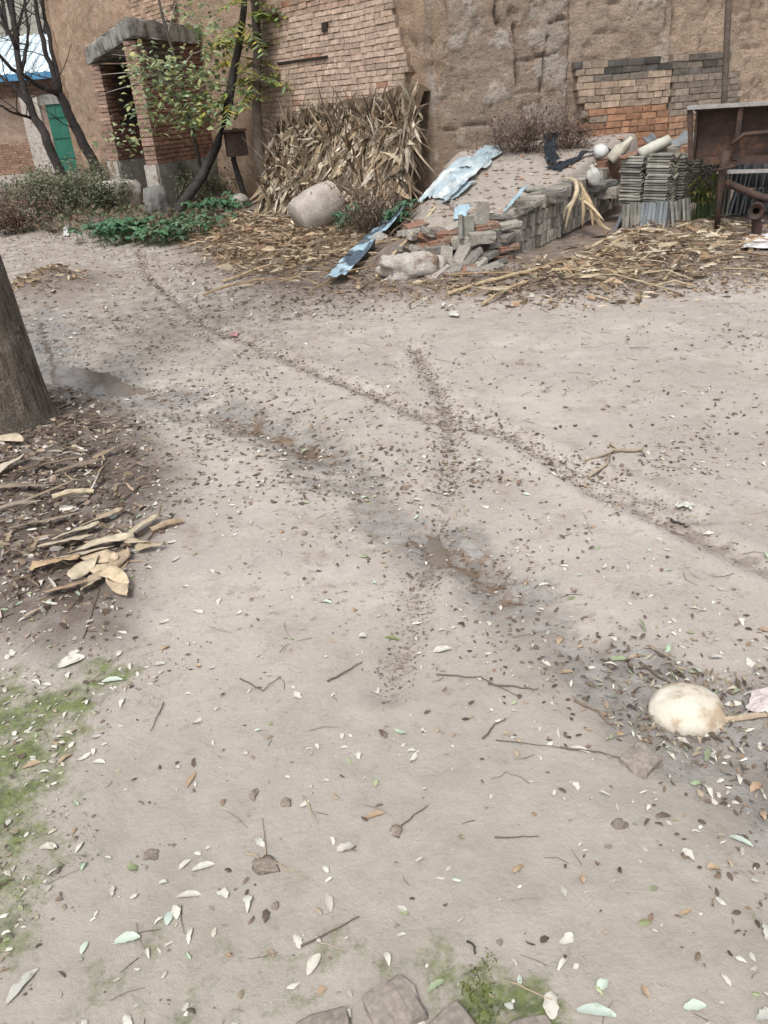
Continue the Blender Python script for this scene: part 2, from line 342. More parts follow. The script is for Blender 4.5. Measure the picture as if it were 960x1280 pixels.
def bil_h(x, y):                                # height of the finished sheet, read back from its grid
    x = np.asarray(x, float); y = np.asarray(y, float)
    i = np.clip(np.searchsorted(ys, y)-1, 0, len(ys)-2); j = np.clip(np.searchsorted(xs, x)-1, 0, len(xs)-2)
    b = (y-ys[i])/(ys[i+1]-ys[i]); a = (x-xs[j])/(xs[j+1]-xs[j])
    return (GZ[i, j]*(1-a)+GZ[i, j+1]*a)*(1-b)+(GZ[i+1, j]*(1-a)+GZ[i+1, j+1]*a)*b
hgt = bil_h
def H(x, y): return float(bil_h(x, y))
tag(link('ground', gm), 'damp grey brown earth lane with tyre tracks and scattered leaves', kind='structure')

# shallow water lying in the wheel rut
def ribbon_water(label, pts, hw, drop):
    pts = np.array(pts); n = len(pts); tt = np.linspace(0, n-1, 10*n); q = np.stack([np.interp(tt, range(n), pts[:, c]) for c in range(2)], 1); V = []
    for k in range(len(q)):
        t = q[min(k+1, len(q)-1)]-q[max(k-1, 0)]; t /= np.linalg.norm(t); nn_ = np.array([-t[1], t[0]]); w = hw*math.sin(math.pi*(k+.5)/len(q))**.5
        ctr = np.median(bil_h(q[k, 0]+nn_[0]*np.linspace(-w, w, 9), q[k, 1]+nn_[1]*np.linspace(-w, w, 9)))
        for sg in (-1, 0, 1): V.append([q[k, 0]+nn_[0]*w*sg, q[k, 1]+nn_[1]*w*sg, ctr-drop])
    V = np.array(V); z = V[:, 2].copy()
    for _ in range(12): z[3:-3] = (z[:-6]+z[3:-3]*2+z[6:])/4
    V[:, 2] = z; m = MB(); m.add(V, [(3*k+j, 3*k+j+1, 3*k+j+4, 3*k+j+3) for k in range(len(q)-1) for j in range(2)])
    return tag(m.build('puddle', MAT['water'], None, True), label, kind='structure')
ribbon_water('silvery shallow puddle in the lane beside the big trunk', [(-3.05, 7.4), (-2.6, 6.2), (-2.39, 5.75), (-2.02, 5.45), (-1.62, 5.12), (-1.25, 4.75)], .34, .004)
ribbon_water('small shallow puddle at the middle of the lane', [(-.05, 3.15), (.15, 2.83), (.33, 2.65), (.4, 2.4)], .12, .011)

# ------------------------------------------------------------------ the old mud building
def hash01(*a): return (math.sin(sum((k+1)*12.9898*v for k, v in enumerate(a)))*43758.5453) % 1
def wall_face(name, P0, P1, z0, z1, parent, step=.05, base=(.48, .345, .25), amp=.045, patches=None, cracks=(), seed=0, zfun=None, ragged=0):
    P0 = np.array(P0, float); P1 = np.array(P1, float); L = np.linalg.norm(P1-P0); u = (P1-P0)/L; nrm = np.array([u[1], -u[0]])
    if np.dot(nrm, -P0) < 0: nrm = -nrm
    nu = int(L/step)+1; nz = int((z1-z0)/step)+1
    U, Z = np.meshgrid(np.linspace(0, L, nu), np.linspace(z0, z1, nz))
    d = amp*fbm(U, Z, seed, .9, 3) + amp*.8*fbm(U, Z*1.5, seed+5, 3.5, 5, .6) + amp*.45*fbm(U, Z*1.6, seed+9, 11, 3, .6)
    d -= .022*sstep(.24, .30, fbm(U*1.6, Z*.7, seed+33, 4.2, 4, .6))
    C = np.empty(U.shape+(3,)); C[:] = base
    C *= (1+.22*fbm(U, Z, seed+2, .8, 4))[..., None]
    course = np.abs(((Z+.05*fbm(U, Z, seed+1, 1.2, 2))/.30) % 1-.5)
    g = sstep(.47, .5, course)*sstep(0, .25, fbm(U, Z, seed+3, 1.3, 3)); d -= .03*g
    if patches:
        pn = fbm(U, Z, seed+21, patches[0], 5, .6); pm = sstep(patches[1], patches[1]+.03, pn); d += .012*pm
        C = C*(1-pm[..., None]*.8) + np.array(patches[2])*pm[..., None]*.8
    for pts, w, dep in cracks:
        dd = pl_dist(U+.06*fbm(U, Z, 31, 3, 3), Z+.05*fbm(U, Z, 37, 4, 2), pts); gm_ = np.exp(-(dd/w)**2); d -= dep*gm_
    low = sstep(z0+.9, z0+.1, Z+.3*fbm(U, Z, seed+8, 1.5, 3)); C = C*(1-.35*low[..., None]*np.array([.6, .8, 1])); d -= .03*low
    XY = P0[:, None, None] + u[:, None, None]*U + nrm[:, None, None]*d
    X = np.stack([XY[0], XY[1], Z], -1)
    # turn the four edges back into the wall so that it has a thickness
    def back(row, off): r = row.copy(); r[..., 0] -= nrm[0]*off; r[..., 1] -= nrm[1]*off; return r
    X = np.concatenate([back(X[:, :1], .4), X, back(X[:, -1:], .4)], 1); C = np.concatenate([C[:, :1], C, C[:, -1:]], 1)
    top = back(X[-1:], .45); X = np.concatenate([X, top], 0); C = np.concatenate([C, C[-1:]], 0)
    return link(name, grid_mesh(name, X, MAT['adobe'], dict(tint=C)), parent)
def brick_face(P0, P1, z0, n, ch, bl, colf, proud=.03, depth=.12, u0f=None, u1f=None, jit=.005, skip=None, slope=0.):
    P0 = np.array(P0, float); P1 = np.array(P1, float); L = np.linalg.norm(P1-P0); u = (P1-P0)/L; nrm = np.array([u[1], -u[0]])
    if np.dot(nrm, -P0) < 0: nrm = -nrm
    rot = np.array([[u[0], nrm[0], 0], [u[1], nrm[1], 0], [0, 0, 1]]); m = MB()
    for k in range(n):
        a = u0f(k) if u0f else 0; b = u1f(k) if u1f else L; x = a - (bl*.5 if k % 2 else 0) + RNG.uniform(-.03, .03)
        while x < b:
            w = bl*RNG.uniform(.86, 1.08) if RNG.random() > .15 else bl*.5
            xa, xb = max(x, a), min(x+w-.012, b)
            zc = z0+(k+.5)*ch+slope*(xa+xb)/2+.012*float(fbm(xa, k*.1, 0, 1.5, 2))
            if xb-xa > .05 and not (skip and skip((xa+xb)/2, zc)):
                off = proud + RNG.normal(0, .0035); c2 = P0+u*(xa+xb)/2+nrm*(off-depth/2)
                cc_ = np.clip(colf((xa+xb)/2, zc, k, n), 0.01, 1); m.box((c2[0], c2[1], zc), (xb-xa, depth, ch-.010), rot, cc_, jit)
                mo = .011+.004*RNG.random(); m.box((c2[0]-nrm[0]*mo, c2[1]-nrm[1]*mo, zc), (xb-xa+.014, depth, ch+.004), rot, cc_*.42+np.array((.075, .058, .045)), .002)
            x += w
    # mortar bed behind the bricks
    c2 = P0+u*(L/2)+nrm*(proud-.02-depth/2)
    return m
bld = empty('mud_brick_building', (0.95, 10.6, 0))
tag(bld, 'long crumbling mud brick farm building with walled up openings and a porch', 'building')
def W(o):                                       # keep world coordinates under the empty
    o.matrix_parent_inverse = Matrix.Translation((-.95, -10.6, 0)); return o
def fpt(t): return EW + FD*t
A_END = fpt(12.65)
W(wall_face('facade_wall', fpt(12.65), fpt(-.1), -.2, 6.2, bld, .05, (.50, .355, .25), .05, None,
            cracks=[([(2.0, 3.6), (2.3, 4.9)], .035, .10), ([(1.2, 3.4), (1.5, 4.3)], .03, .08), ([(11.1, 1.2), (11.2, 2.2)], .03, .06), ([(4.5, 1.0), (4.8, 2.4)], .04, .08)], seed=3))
m = MB(); c = fpt(12.65); 
W(wall_face('gable_wall', fpt(12.65), fpt(12.65)+np.array([.809, .588])*6, -.2, 6.2, bld, .12, (.33, .225, .15), .05, seed=12))
# the protruding worn cross wall, brick footing and the side wall to the right
E0 = (.93, 10.52); E1 = (2.62, 10.98); CN = (3.93, 11.22); SW = (9.5, 13.4)
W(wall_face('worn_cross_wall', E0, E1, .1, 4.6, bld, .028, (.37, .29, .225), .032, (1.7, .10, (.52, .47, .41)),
            cracks=[([(.17, 3.6), (.15, 2.7), (.2, 2.3)], .014, .20), ([(.75, 3.6), (.80, 2.6), (.85, 2.2)], .018, .20), ([(1.05, 2.2), (1.08, 1.6)], .014, .16), ([(1.45, 2.1), (1.42, 1.5)], .010, .12),
                    ([(.1, 1.18), (.8, 1.2)], .008, .05), ([(1.05, 1.83), (1.6, 1.9)], .008, .05), ([(1.15, 2.2), (1.7, 2.25)], .008, .06)], seed=41))
W(wall_face('end_wall', E1, CN, .3, 4.6, bld, .03, (.43, .335, .26), .035, (2.2, .2, (.54, .46, .39)),
            cracks=[([(1.25, 3.2), (1.28, 2.6), (1.27, 2.1)], .02, .12), ([(.1, 2.45), (.9, 2.5)], .012, .05)], seed=57))
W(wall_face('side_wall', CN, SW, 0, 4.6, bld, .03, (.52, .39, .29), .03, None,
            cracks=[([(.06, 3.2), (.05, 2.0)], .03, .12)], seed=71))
def c_footing(u, z, k, n):
    r = k/n; v = RNG.uniform(.65, 1.3)
    if r > .88: c = np.array((.085, .077, .07)) if RNG.random() < .7 else np.array((.26, .21, .17))
    elif r > .80: c = np.array((.17, .145, .12)) if RNG.random() < .5 else np.array((.33, .25, .19))
    elif r > .62: c = np.array((.33, .25, .185))
    elif r > .34: c = np.array((.30, .165, .10))
    else: c = np.array((.25, .13, .085))
    if u < .45 and RNG.random() < .75*(1-u/.45): c = np.array((.34, .265, .20))
    return c*v
def c_footing2(u, z, k, n):
    r = k/n; c = np.array((.12, .105, .09)) if r > .80 and RNG.random() < .75 else (np.array((.25, .205, .16)) if r > .5 else np.array((.29, .175, .115)))
    return c*RNG.uniform(.7, 1.3)
ft = brick_face(E1, CN, .35, 19, .0755, .235, c_footing, .10, .14, u0f=lambda k: .05+.25*hash01(k, 3)*(.3 if k > 13 else 1), u1f=lambda k: 1.33+.02*hash01(k, 5), skip=lambda u, z: z > 1.68 and u > .95 and z-1.68 > (1.35-u)*.6)
W(ft.build('brick_footing', MAT['bricks'], bld))
ft = brick_face(CN, SW, .35, 19, .0755, .235, c_footing2, .10, .14, u1f=lambda k: 1.05+.12*hash01(k, 9) - (0.25 if k > 15 else 0))
W(ft.build('brick_footing', MAT['bricks'], bld))
# walled up opening: pale bricks left of the cross wall
def c_panel(u, z, k, n):
    c = np.array((.455, .34, .265))*RNG.uniform(.78, 1.14)
    if u > 3.2 and RNG.random() < (u-3.2)*1.4: c = np.array((.36, .275, .205))*RNG.uniform(.8, 1.1)
    if RNG.random() < .03: c = np.array((.38, .22, .15))
    if z > 2.6: c = c*np.array((.8, .75, .72))
    return c
HOLES = [(.98+2.05, 2.22), (3.95, 2.08)]
def sk(u, z):
    if 1.55 < u < 2.75 and abs(z-1.92) < .02: return True
    return any(abs(u-a) < .07 and abs(z-b) < .05 for a, b in HOLES)
PA, PB = fpt(3.95), fpt(0.02)
pan = brick_face(PA, PB, .2, 39, .067, .225, c_panel, .06, .13, u0f=lambda k: .02+.05*hash01(k), u1f=lambda k: 3.80-.30*(1+float(fbm(k*.19, 3, 1, 1, 3)))*.6-.12*hash01(k, 4)-.25*max(0, (k-24)/15), jit=.005, skip=None)
W(pan.build('brick_panel', MAT['bricks'], bld))
def on_panel(u, z, off): p = np.array(PA)+(np.array(PB)-np.array(PA))/np.linalg.norm(np.array(PB)-np.array(PA))*u; n = np.array([-.809, -.588]); return (p[0]+n[0]*off, p[1]+n[1]*off, z)
frot = Matrix.Rotation(math.atan2(-FD[1], -FD[0]), 3, 'Z')
MAT['hole_shade'] = simple('painted_hole_shade', (.035, .028, .022), (.02, .016, .013), 9, 1, .2, .01, rand=0)  # near-black colour standing in for the shade inside holes in the brickwork
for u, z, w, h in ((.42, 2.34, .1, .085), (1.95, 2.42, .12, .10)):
    m = MB(); m.box(on_panel(u, z, .068), (w, .03, h), frot, jit=.006); W(m.build('beam_hole_shade', MAT['hole_shade'], bld))  # dark block on the brick face, painted shade of a beam hole
m = MB(); m.box(on_panel(1.32, 2.09, .068), (1.25, .03, .035), frot, jit=.006); W(m.build('lintel_gap_shade', MAT['hole_shade'], bld))  # dark strip on the brick face, painted shade of the slit
up = brick_face(fpt(8.2), fpt(6.3), 2.95, 16, .067, .235, lambda u, z, k, n: np.array((.40, .28, .2))*RNG.uniform(.75, 1.2), .05, .12, u0f=lambda k: .2*hash01(k), u1f=lambda k: 1.9-.3*hash01(k, 2))
W(up.build('upper_brick_patch', MAT['bricks'], bld))
# porch
P1 = np.array([-3.17, 13.98]); P2 = np.array([-4.33, 16.05]); sd = np.array([.5, .866])
por = W(link('porch', None, bld)); por.empty_display_size = .1
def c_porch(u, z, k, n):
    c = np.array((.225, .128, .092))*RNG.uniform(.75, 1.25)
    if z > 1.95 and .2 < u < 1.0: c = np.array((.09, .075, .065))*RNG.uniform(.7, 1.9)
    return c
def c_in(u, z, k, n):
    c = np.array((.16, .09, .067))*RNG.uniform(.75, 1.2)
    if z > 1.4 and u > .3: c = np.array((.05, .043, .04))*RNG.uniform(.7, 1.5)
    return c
nf = np.array([-.79, -.61])
def solid_wall(a, b, th, z0, z1, col, name, mat):
    a = np.array(a); b = np.array(b); L = np.linalg.norm(b-a); u = (b-a)/L; n = np.array([-u[1], u[0]])
    m = MB(); c = (a+b)/2+n*th/2; m.box((c[0], c[1], (z0+z1)/2), (L, th, z1-z0), np.array([[u[0], n[0], 0], [u[1], n[1], 0], [0, 0, 1]]), col)
    return m.build(name, mat, por)
n_side = np.array([-.866, .5])                                   # from the right side wall towards the opening
for nm, base in (('right', P1), ('left', P2)):
    a = base; b = base+sd*1.55
    m = MB()
    # core, with courses of bricks on both faces and on the end
    core_a, core_b = a+sd*.03, b
    solid_wall(core_a+n_side*.03, core_b+n_side*.03,   .18, -.1, (2.54 if nm == 'right' else 2.40), (.12, .10, .085), 'wall_core', MAT['bricks'])
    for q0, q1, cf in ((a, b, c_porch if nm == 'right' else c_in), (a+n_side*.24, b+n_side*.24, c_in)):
        L = np.linalg.norm(q1-q0); u = (q1-q0)/L; outn = -n_side if q0 is a else n_side
        rot = np.array([[u[0], outn[0], 0], [u[1], outn[1], 0], [0, 0, 1]])
        for k in range(39 if nm == 'right' else 36):
            x = -.12*(k % 2)
            while x < L:
                xa, xb = max(0, x), min(L, x+.228)
                zc = .0+(k+.5)*.066
                if xb-xa > .04:
                    cc = q0+u*(xa+xb)/2-outn*.05
                    m.box((cc[0], cc[1], zc), (xb-xa, .1+.006*RNG.random(), .055), rot, cf((xa+xb)/2, zc, k, 30), .004)
                x += .24
    for k in range(39 if nm == 'right' else 36):                  # narrow front end, pale worn bricks
        cc = a+n_side*.12+sd*.045; zc = (k+.5)*.066
        m.box((cc[0], cc[1], zc), (.1, .245, .055), np.array([[sd[0], n_side[0], 0], [sd[1], n_side[1], 0], [0, 0, 1]]), np.array((.30, .20, .155))*RNG.uniform(.7, 1.15), .005)
    m.build('side_wall', MAT['bricks'], por)
    # cement skirting
    pl = MB(); rot = np.array([[sd[0], n_side[0], 0], [sd[1], n_side[1], 0], [0, 0, 1]]); cc = (a+b)/2+n_side*.12
    pl.box((cc[0], cc[1], .38), (1.58, .285, .95), rot, (.21, .19, .17)); pl.build('skirting', MAT['concrete'], por)
    fr = MB(); cc = a+n_side*.12-sd*.03; fr.box((cc[0], cc[1], .38), (.05, .25, .95), rot, (.5, .48, .45)); fr.build('limewashed_edge', MAT['lime'], por)
# roof slab
rs = MB(); u = (P2-P1)/np.linalg.norm(P2-P1)
q = [P1-u*.1-sd*.12, P2+u*.48-sd*.12, P2+u*.48+sd*1.5, P1-u*.1+sd*1.45]
zb = [2.60, 2.42, 2.47, 2.52]; th = .25
nn = 14
def bil(i, j): a, b = i/nn, j/nn; return (q[0]*(1-a)+q[1]*a)*(1-b)+(q[3]*(1-a)+q[2]*a)*b, (zb[0]*(1-a)+zb[1]*a)*(1-b)+(zb[3]*(1-a)+zb[2]*a)*b
ring = [(i, 0) for i in range(nn)]+[(nn, j) for j in range(nn)]+[(i, nn) for i in range(nn, 0, -1)]+[(0, j) for j in range(nn, 0, -1)]
V = []; nr = len(ring)
for lev in (0, 1, 2, 3):
    for (i, j) in ring:
        p, z = bil(i, j); jt = RNG.normal(0, .010, 3); ins = .0 if lev in (1, 2) else .02
        c = (q[0]+q[2])/2; p = p+(c-p)*ins*.3; V.append([p[0]+jt[0], p[1]+jt[1], z+(0, .03, th-.03, th)[lev]+jt[2]*.8])
f = [(l*nr+k, l*nr+(k+1) % nr, (l+1)*nr+(k+1) % nr, (l+1)*nr+k) for l in range(3) for k in range(nr)]+[tuple(range(nr-1, -1, -1)), tuple(3*nr+k for k in range(nr))]
rs.add(V, f); rs.build('roof_slab', MAT['slab'], por)
dm = MB(); cpt = fpt(8.6)
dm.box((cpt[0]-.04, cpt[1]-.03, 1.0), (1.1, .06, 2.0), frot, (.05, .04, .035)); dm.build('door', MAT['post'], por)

# ------------------------------------------------------------------ far houses and bare trees
hs = empty('blue_roofed_house', (-11, 30.5, 0)); tag(hs, 'low mud house with blue metal roof and green door at the lane end', 'house')
def HW(o): o.matrix_parent_inverse = Matrix.Translation((11, -30.5, 0)); return o
HW(wall_face('house_wall', (-18, 30.4), (-6.5, 31.6), -.2, 3.05, hs, .1, (.50, .37, .29), .04, seed=88))
hb = brick_face((-18, 30.4), (-6.5, 31.6), .0, 12, .08, .24, lambda u, z, k, n: np.array((.26, .165, .12))*RNG.uniform(.8, 1.2), .07, .12)
HW(hb.build('brick_base', MAT['bricks'], hs))
hb = brick_face((-18, 30.4), (-6.5, 31.6), 2.35, 9, .08, .24, lambda u, z, k, n: np.array((.19, .125, .095))*RNG.uniform(.7, 1.2), .07, .12)
HW(hb.build('brick_band', MAT['bricks'], hs))
hd = math.atan2(1.2, 11.5); hrot = Matrix.Rotation(hd, 3, 'Z')
def hp(px, py, d=30.6): return spot(px, py, d)
MAT['blue_roof'] = simple('blue_metal_roof', (.66, .78, .83), (.74, .84, .88), 3, .45, .05, .003, rand=0, speck=.05)
MAT['blue_eave'] = simple('blue_metal_eave', (.05, .17, .32), (.09, .25, .42), 5, .5, .05, .003, rand=0)
m = MB()
for k in range(46):                                              # ribbed sheet
    x0 = -19+k*.3; yb = 30.1+(x0+18)*.104
    V = []
    for dx, dz in ((0, 0), (.2, 0), (.22, .05), (.28, .05), (.30, 0)):
        V += [[x0+dx, yb-.4, 3.0+dz], [x0+dx, yb+3.2, 4.35+dz]]
    m.add(V, [(2*i, 2*i+2, 2*i+3, 2*i+1) for i in range(4)])
rf = HW(m.build('roof', MAT['blue_roof'], hs))
m = MB(); m.box((-12.2, 30.28, 2.92), (13.8, .08, .2), hrot); ev = m.build('eave_trim', MAT['blue_eave'], rf); ev.matrix_parent_inverse = Matrix()
MAT['green_door'] = simple('green_painted_door', (.018, .11, .075), (.03, .14, .10), 5, .6, .1, .004, rand=0)
pd = spot(77, 175, 30.5)
dr = HW(link('door', None, hs)); dr.empty_display_size = .1
m = MB(); m.box((pd[0]+.25, pd[1]-.05, 1.02), (.95, .09, 2.05), hrot)
for zz in (.5, 1.1, 1.7): m.box((pd[0]+.25, pd[1]-.11, zz), (.9, .03, .08), hrot)
m.build('door_leaf', MAT['green_door'], dr)
m = MB(); m.box((pd[0]-.68, pd[1]-.16, 1.1), (.6, .22, 2.35), hrot, taper=(.92, 1)); HW(m.build('door_pier', MAT['lime'], hs))
m = MB(); m.box((pd[0]+.0, pd[1]-.10, 2.18), (1.9, .14, .28), hrot); HW(m.build('lintel', MAT['concrete'], hs))

fh = empty('distant_house', (-15, 47, 0)); tag(fh, 'distant grey gabled house half hidden by bare trees above the blue roof', 'house')
m = MB(); m.box((0, 0, 2.4), (9, 7, 4.8), None, (.30, .28, .26)); m.build('house_wall', MAT['concrete'], fh)
m = MB()
m.add([[-4.9, -3.9, 4.8], [4.9, -3.9, 4.8], [4.9, 3.9, 4.8], [-4.9, 3.9, 4.8], [-4.9, 0, 7.6], [4.9, 0, 7.6], [-4.9, -3.9, 4.6], [4.9, -3.9, 4.6], [4.9, 3.9, 4.6], [-4.9, 3.9, 4.6]],
      [(0, 1, 5, 4), (2, 3, 4, 5), (0, 4, 3), (1, 2, 5), (6, 7, 1, 0), (7, 8, 2, 1), (8, 9, 3, 2), (9, 6, 0, 3), (6, 9, 8, 7)], (.12, .12, .12)); m.build('roof', MAT['tile'], fh)

def branch(m, p, d, L, r, depth, bend=.15, kids=3, up=.05):
    pts = [p]; n = 6; dd = d/np.linalg.norm(d)
    for k in range(n):
        dd = dd + RNG.normal(0, bend, 3)*.5 + np.array([0, 0, up]); dd /= np.linalg.norm(dd); pts.append(pts[-1]+dd*L/n)
    rad = np.linspace(r, r*.45, n+1); m.tube(pts, rad, 6 if r > .02 else 4)
    if depth > 0:
        for k in range(kids):
            i = RNG.integers(2, n+1); t = RNG.normal(0, 1, 3); t -= dd*np.dot(t, dd); t /= np.linalg.norm(t)
            branch(m, pts[i], dd*.8+t*RNG.uniform(.45, .9), L*RNG.uniform(.5, .75), rad[i]*.62, depth-1, bend, kids, up)
def limb_tree(name, label, paths, group=None, kids=(), mat='bark', twig_len=1.0, twig_r=.012, ntw=4, depth=1):
    base = np.array(paths[0][0][0]); z0 = H(base[0], base[1]); o = empty(name, (base[0], base[1], z0-.05)); tag(o, label, 'tree', group)
    m = MB(); tw = MB()
    for j, (pts, rads) in enumerate(paths):
        pts = np.array(pts, float) - np.array([base[0], base[1], z0-.05])
        if j == 0: pts[0][2] = 0
        # resample with small wobble
        tt = np.linspace(0, len(pts)-1, 4*(len(pts)-1)+1); q = np.stack([np.interp(tt, range(len(pts)), pts[:, c]) for c in range(3)], 1); rr = np.interp(tt, range(len(pts)), rads)
        q[1:-1] += RNG.normal(0, .012, (len(q)-2, 3)); m.tube(q, rr, 9, lump=.06)
        for k in range(ntw if j else ntw//2):
            i = RNG.integers(int(len(q)*(.5 if j == 0 else .2)), len(q)); t = RNG.normal(0, 1, 3); t[2] = abs(t[2])*.7
            branch(tw, q[i], t, twig_len*RNG.uniform(.5, 1.2), min(twig_r, rr[i]*.6), depth, .25, 3, .08)
    m.build('trunk', MAT[mat], o, True); tw.build('twigs', MAT[mat], o)
    return o
def sp(l): return [spot(*a) for a in l]
def gb(px, d): p = spot(px, 200, d); return (p[0], p[1], H(p[0], p[1]))
limb_tree('bare_tree', 'dark bare tree leaning left before the green door pier', [
    ([gb(82, 17.5)]+sp([(60, 180, 17.7), (38, 135, 17.9), (25, 95, 18), (18, 30, 18.2), (10, -60, 18.4)]), [.10, .085, .07, .055, .05, .04]),
    (sp([(36, 130, 17.9), (18, 108, 18.2), (-8, 90, 18.6)]), [.045, .035, .02]), (sp([(40, 148, 17.9), (15, 140, 17.6), (-12, 126, 17.4)]), [.03, .022, .012]),
    (sp([(20, 60, 18.1), (2, 20, 18.1), (-12, -40, 18.3)]), [.04, .03, .02]), (sp([(26, 95, 18.0), (34, 55, 18.2), (30, -30, 18.4)]), [.04, .03, .02])], 'bare trees beside the lane')
limb_tree('bare_tree', 'dark bare tree leaning left beside the mud facade end', [
    ([gb(128, 18.6)]+sp([(105, 180, 18.8), (85, 140, 19), (75, 118, 19.1)]), [.125, .10, .09, .085]),
    (sp([(75, 119, 19.1), (62, 80, 19.2), (50, 40, 19.3), (38, -40, 19.4)]), [.06, .05, .045, .03]),
    (sp([(76, 118, 19.1), (64, 60, 19.3), (55, 15, 19.5), (48, -60, 19.6)]), [.05, .04, .035, .025]),
    (sp([(74, 119, 19.1), (45, 105, 18.8), (15, 85, 18.5), (-10, 60, 18.3)]), [.055, .045, .035, .025])], 'bare trees beside the lane')
for k, (px, d, r, lab) in enumerate(((-10, 35, .16, 'bare tree behind the blue roof, at the left picture edge'), (12, 38, .13, 'bare tree behind the blue roof, thickest stem against the sky'), (30, 36, .10, 'slim bare tree behind the blue roof beside the grey gable'), (48, 42, .14, 'bare tree behind the blue roof in front of the grey gable'))):
    p = spot(px, 150, d); o = empty('bare_tree', (p[0], p[1], 0)); tag(o, lab, 'tree', 'bare trees behind the blue roof')
    m = MB(); branch(m, np.zeros(3), np.array([.02, 0, 1.]), 9, r, 3, .10, 5, .14); m.build('trunk', MAT['bark'], o)

# ------------------------------------------------------------------ foliage helpers
def leaf_cloud(m, centers, n, size, cols, spread, flat=.5, ratio=.45):
    centers = np.asarray(centers); k = RNG.integers(0, len(centers), n)
    P = centers[k] + RNG.normal(0, 1, (n, 3))*np.asarray(spread)
    for p in P:
        s = size*RNG.uniform(.6, 1.3); d = RNG.normal(0, 1, 3); d[2] = d[2]*flat-.2; d /= np.linalg.norm(d)
        sv = np.cross(d, [0, 0, 1.])+RNG.normal(0, .35, 3); w = s*ratio
        c = np.array(cols[RNG.integers(len(cols))])*RNG.uniform(.75, 1.25)
        m.strip([p, p+d*s*.5+[0, 0, .06*s], p+d*s-[0, 0, .1*s]], [w*.2, w*.5, w*.05], sv, -.3, c)
    return P
def shrub(name, label, px, d, rx, ry, hh, nst, nl, lsize, cols, group, cat='shrub', stemcol=(.09, .075, .06), zoff=0., ratio=.45):
    p = spot(px, 250, d); z = H(p[0], p[1]); o = empty(name, (p[0], p[1], z+zoff)); tag(o, label, cat, group)
    st = MB(); fo = MB()
    for k in range(nst):
        a = RNG.uniform(0, 6.28); b = np.array([rx*math.cos(a), ry*math.sin(a), 0])*RNG.uniform(0, .55); tip = b*1.8+np.array([RNG.normal(0, .12), RNG.normal(0, .12), hh*RNG.uniform(.55, 1.1)])
        mid = (b+tip)/2+RNG.normal(0, .05, 3); st.tube([b, mid, tip], [.0055, .004, .002], 4, stemcol)
        for t in RNG.uniform(.25, 1, 4):
            q = b+(tip-b)*t; e = q+RNG.normal(0, .13, 3)+[0, 0, .06]; st.tube([q, e], [.003, .0015], 3, stemcol)
            leaf_cloud(fo, [q, e, (q+e)/2], max(1, int(2.4*nl)//(nst*4)), lsize*1.15, cols, .06, ratio=ratio)
    st.build('stems', MAT['tint'], o); fo.build('foliage', MAT['leafy'], o); return o
gg = [(.19, .21, .125), (.14, .17, .095), (.23, .23, .155), (.20, .185, .13), (.12, .15, .085)]
br = [(.20, .13, .09), (.15, .10, .075), (.25, .17, .12)]
shrub('shrub', 'rusty brown dry shrub at the far left lane edge', 12, 14.8, .5, .35, .5, 26, 700, .05, br, 'shrubs along the lane edge')
shrub('shrub', 'grey green shrub between the dry shrub and the bare trees', 50, 15.6, .6, .4, .6, 30, 900, .055, gg, 'shrubs along the lane edge')
shrub('shrub', 'tallest grey green shrub at the foot of the bare trees', 92, 16.2, .6, .4, .75, 32, 1000, .055, gg, 'shrubs along the lane edge')
shrub('shrub', 'grey green shrub in front of the porch left wall', 128, 15.2, .5, .4, .55, 28, 800, .055, gg, 'shrubs along the lane edge')
shrub('shrub', 'thin low shrub beneath the green door', 62, 21, 1., .5, .55, 26, 700, .06, gg+br, 'shrubs along the lane edge')
shrub('shrub', 'sparse shrub at the far left below the mud house wall', 15, 20, 1.0, .5, .45, 24, 600, .06, gg+br, 'shrubs along the lane edge')
shrub('shrub', 'sparse shrub against the facade left of the porch', 128, 18, .4, .4, .7, 20, 500, .055, gg, 'shrubs along the lane edge')
shrub('shrub', 'low twiggy shrub right of the leaning trunk before the porch', 258, 14.2, .55, .4, .45, 22, 500, .05, gg, 'shrubs along the lane edge')
shrub('shrub', 'dry twiggy brown shrub between the corn stalks and blue sheet', 468, 9.6, .34, .3, .55, 60, 420, .03, br, None, stemcol=(.10, .07, .055))
shrub('shrub', 'dry purplish twigs growing at the foot of the worn wall', 655, 10.45, .55, .16, .36, 50, 420, .035, [(.17, .115, .10), (.13, .09, .08), (.20, .16, .10)], None, stemcol=(.12, .085, .075))
shrub('shrub', 'dry reddish twigs left of the orange brick footing', 712, 10.65, .4, .14, .30, 34, 320, .035, [(.17, .115, .10), (.22, .12, .08), (.20, .16, .10)], None, stemcol=(.12, .085, .075))
def herb(name, label, px, py, r, n, size, cols, hh, group=None, ry=None):
    p = down(px, py); o = empty(name, p); tag(o, label, 'plant', group); m = MB(); st = MB()
    for k in range(n):
        a = RNG.uniform(0, 6.28); q = r*math.sqrt(RNG.random()); x, y = q*math.cos(a), q*math.sin(a)*(ry or .7)
        z = H(p[0]+x, p[1]+y)-p[2]; top = np.array([x+RNG.normal(0, .03), y+RNG.normal(0, .03), z+hh*RNG.uniform(.4, 1.1)])
        st.tube([[x, y, z-.01], top], [.004, .003], 3, (.09, .15, .05))
        for j in range(3):
            t = RNG.uniform(0, 6.28); d = np.array([math.cos(t), math.sin(t), RNG.uniform(-.2, .3)]); s = size*RNG.uniform(.6, 1.2); c = np.array(cols[RNG.integers(len(cols))])*RNG.uniform(.75, 1.25)
            m.strip([top, top+d*s*.3+[0, 0, .02], top+d*s*.7+[0, 0, .02], top+d*s-[0, 0, .02]], [s*.12, s*.36, s*.3, s*.03], np.cross(d, [0, 0, 1.]), -.25, c)
    m.build('foliage', MAT['leafy'], o); st.build('stems', MAT['leafy'], o)
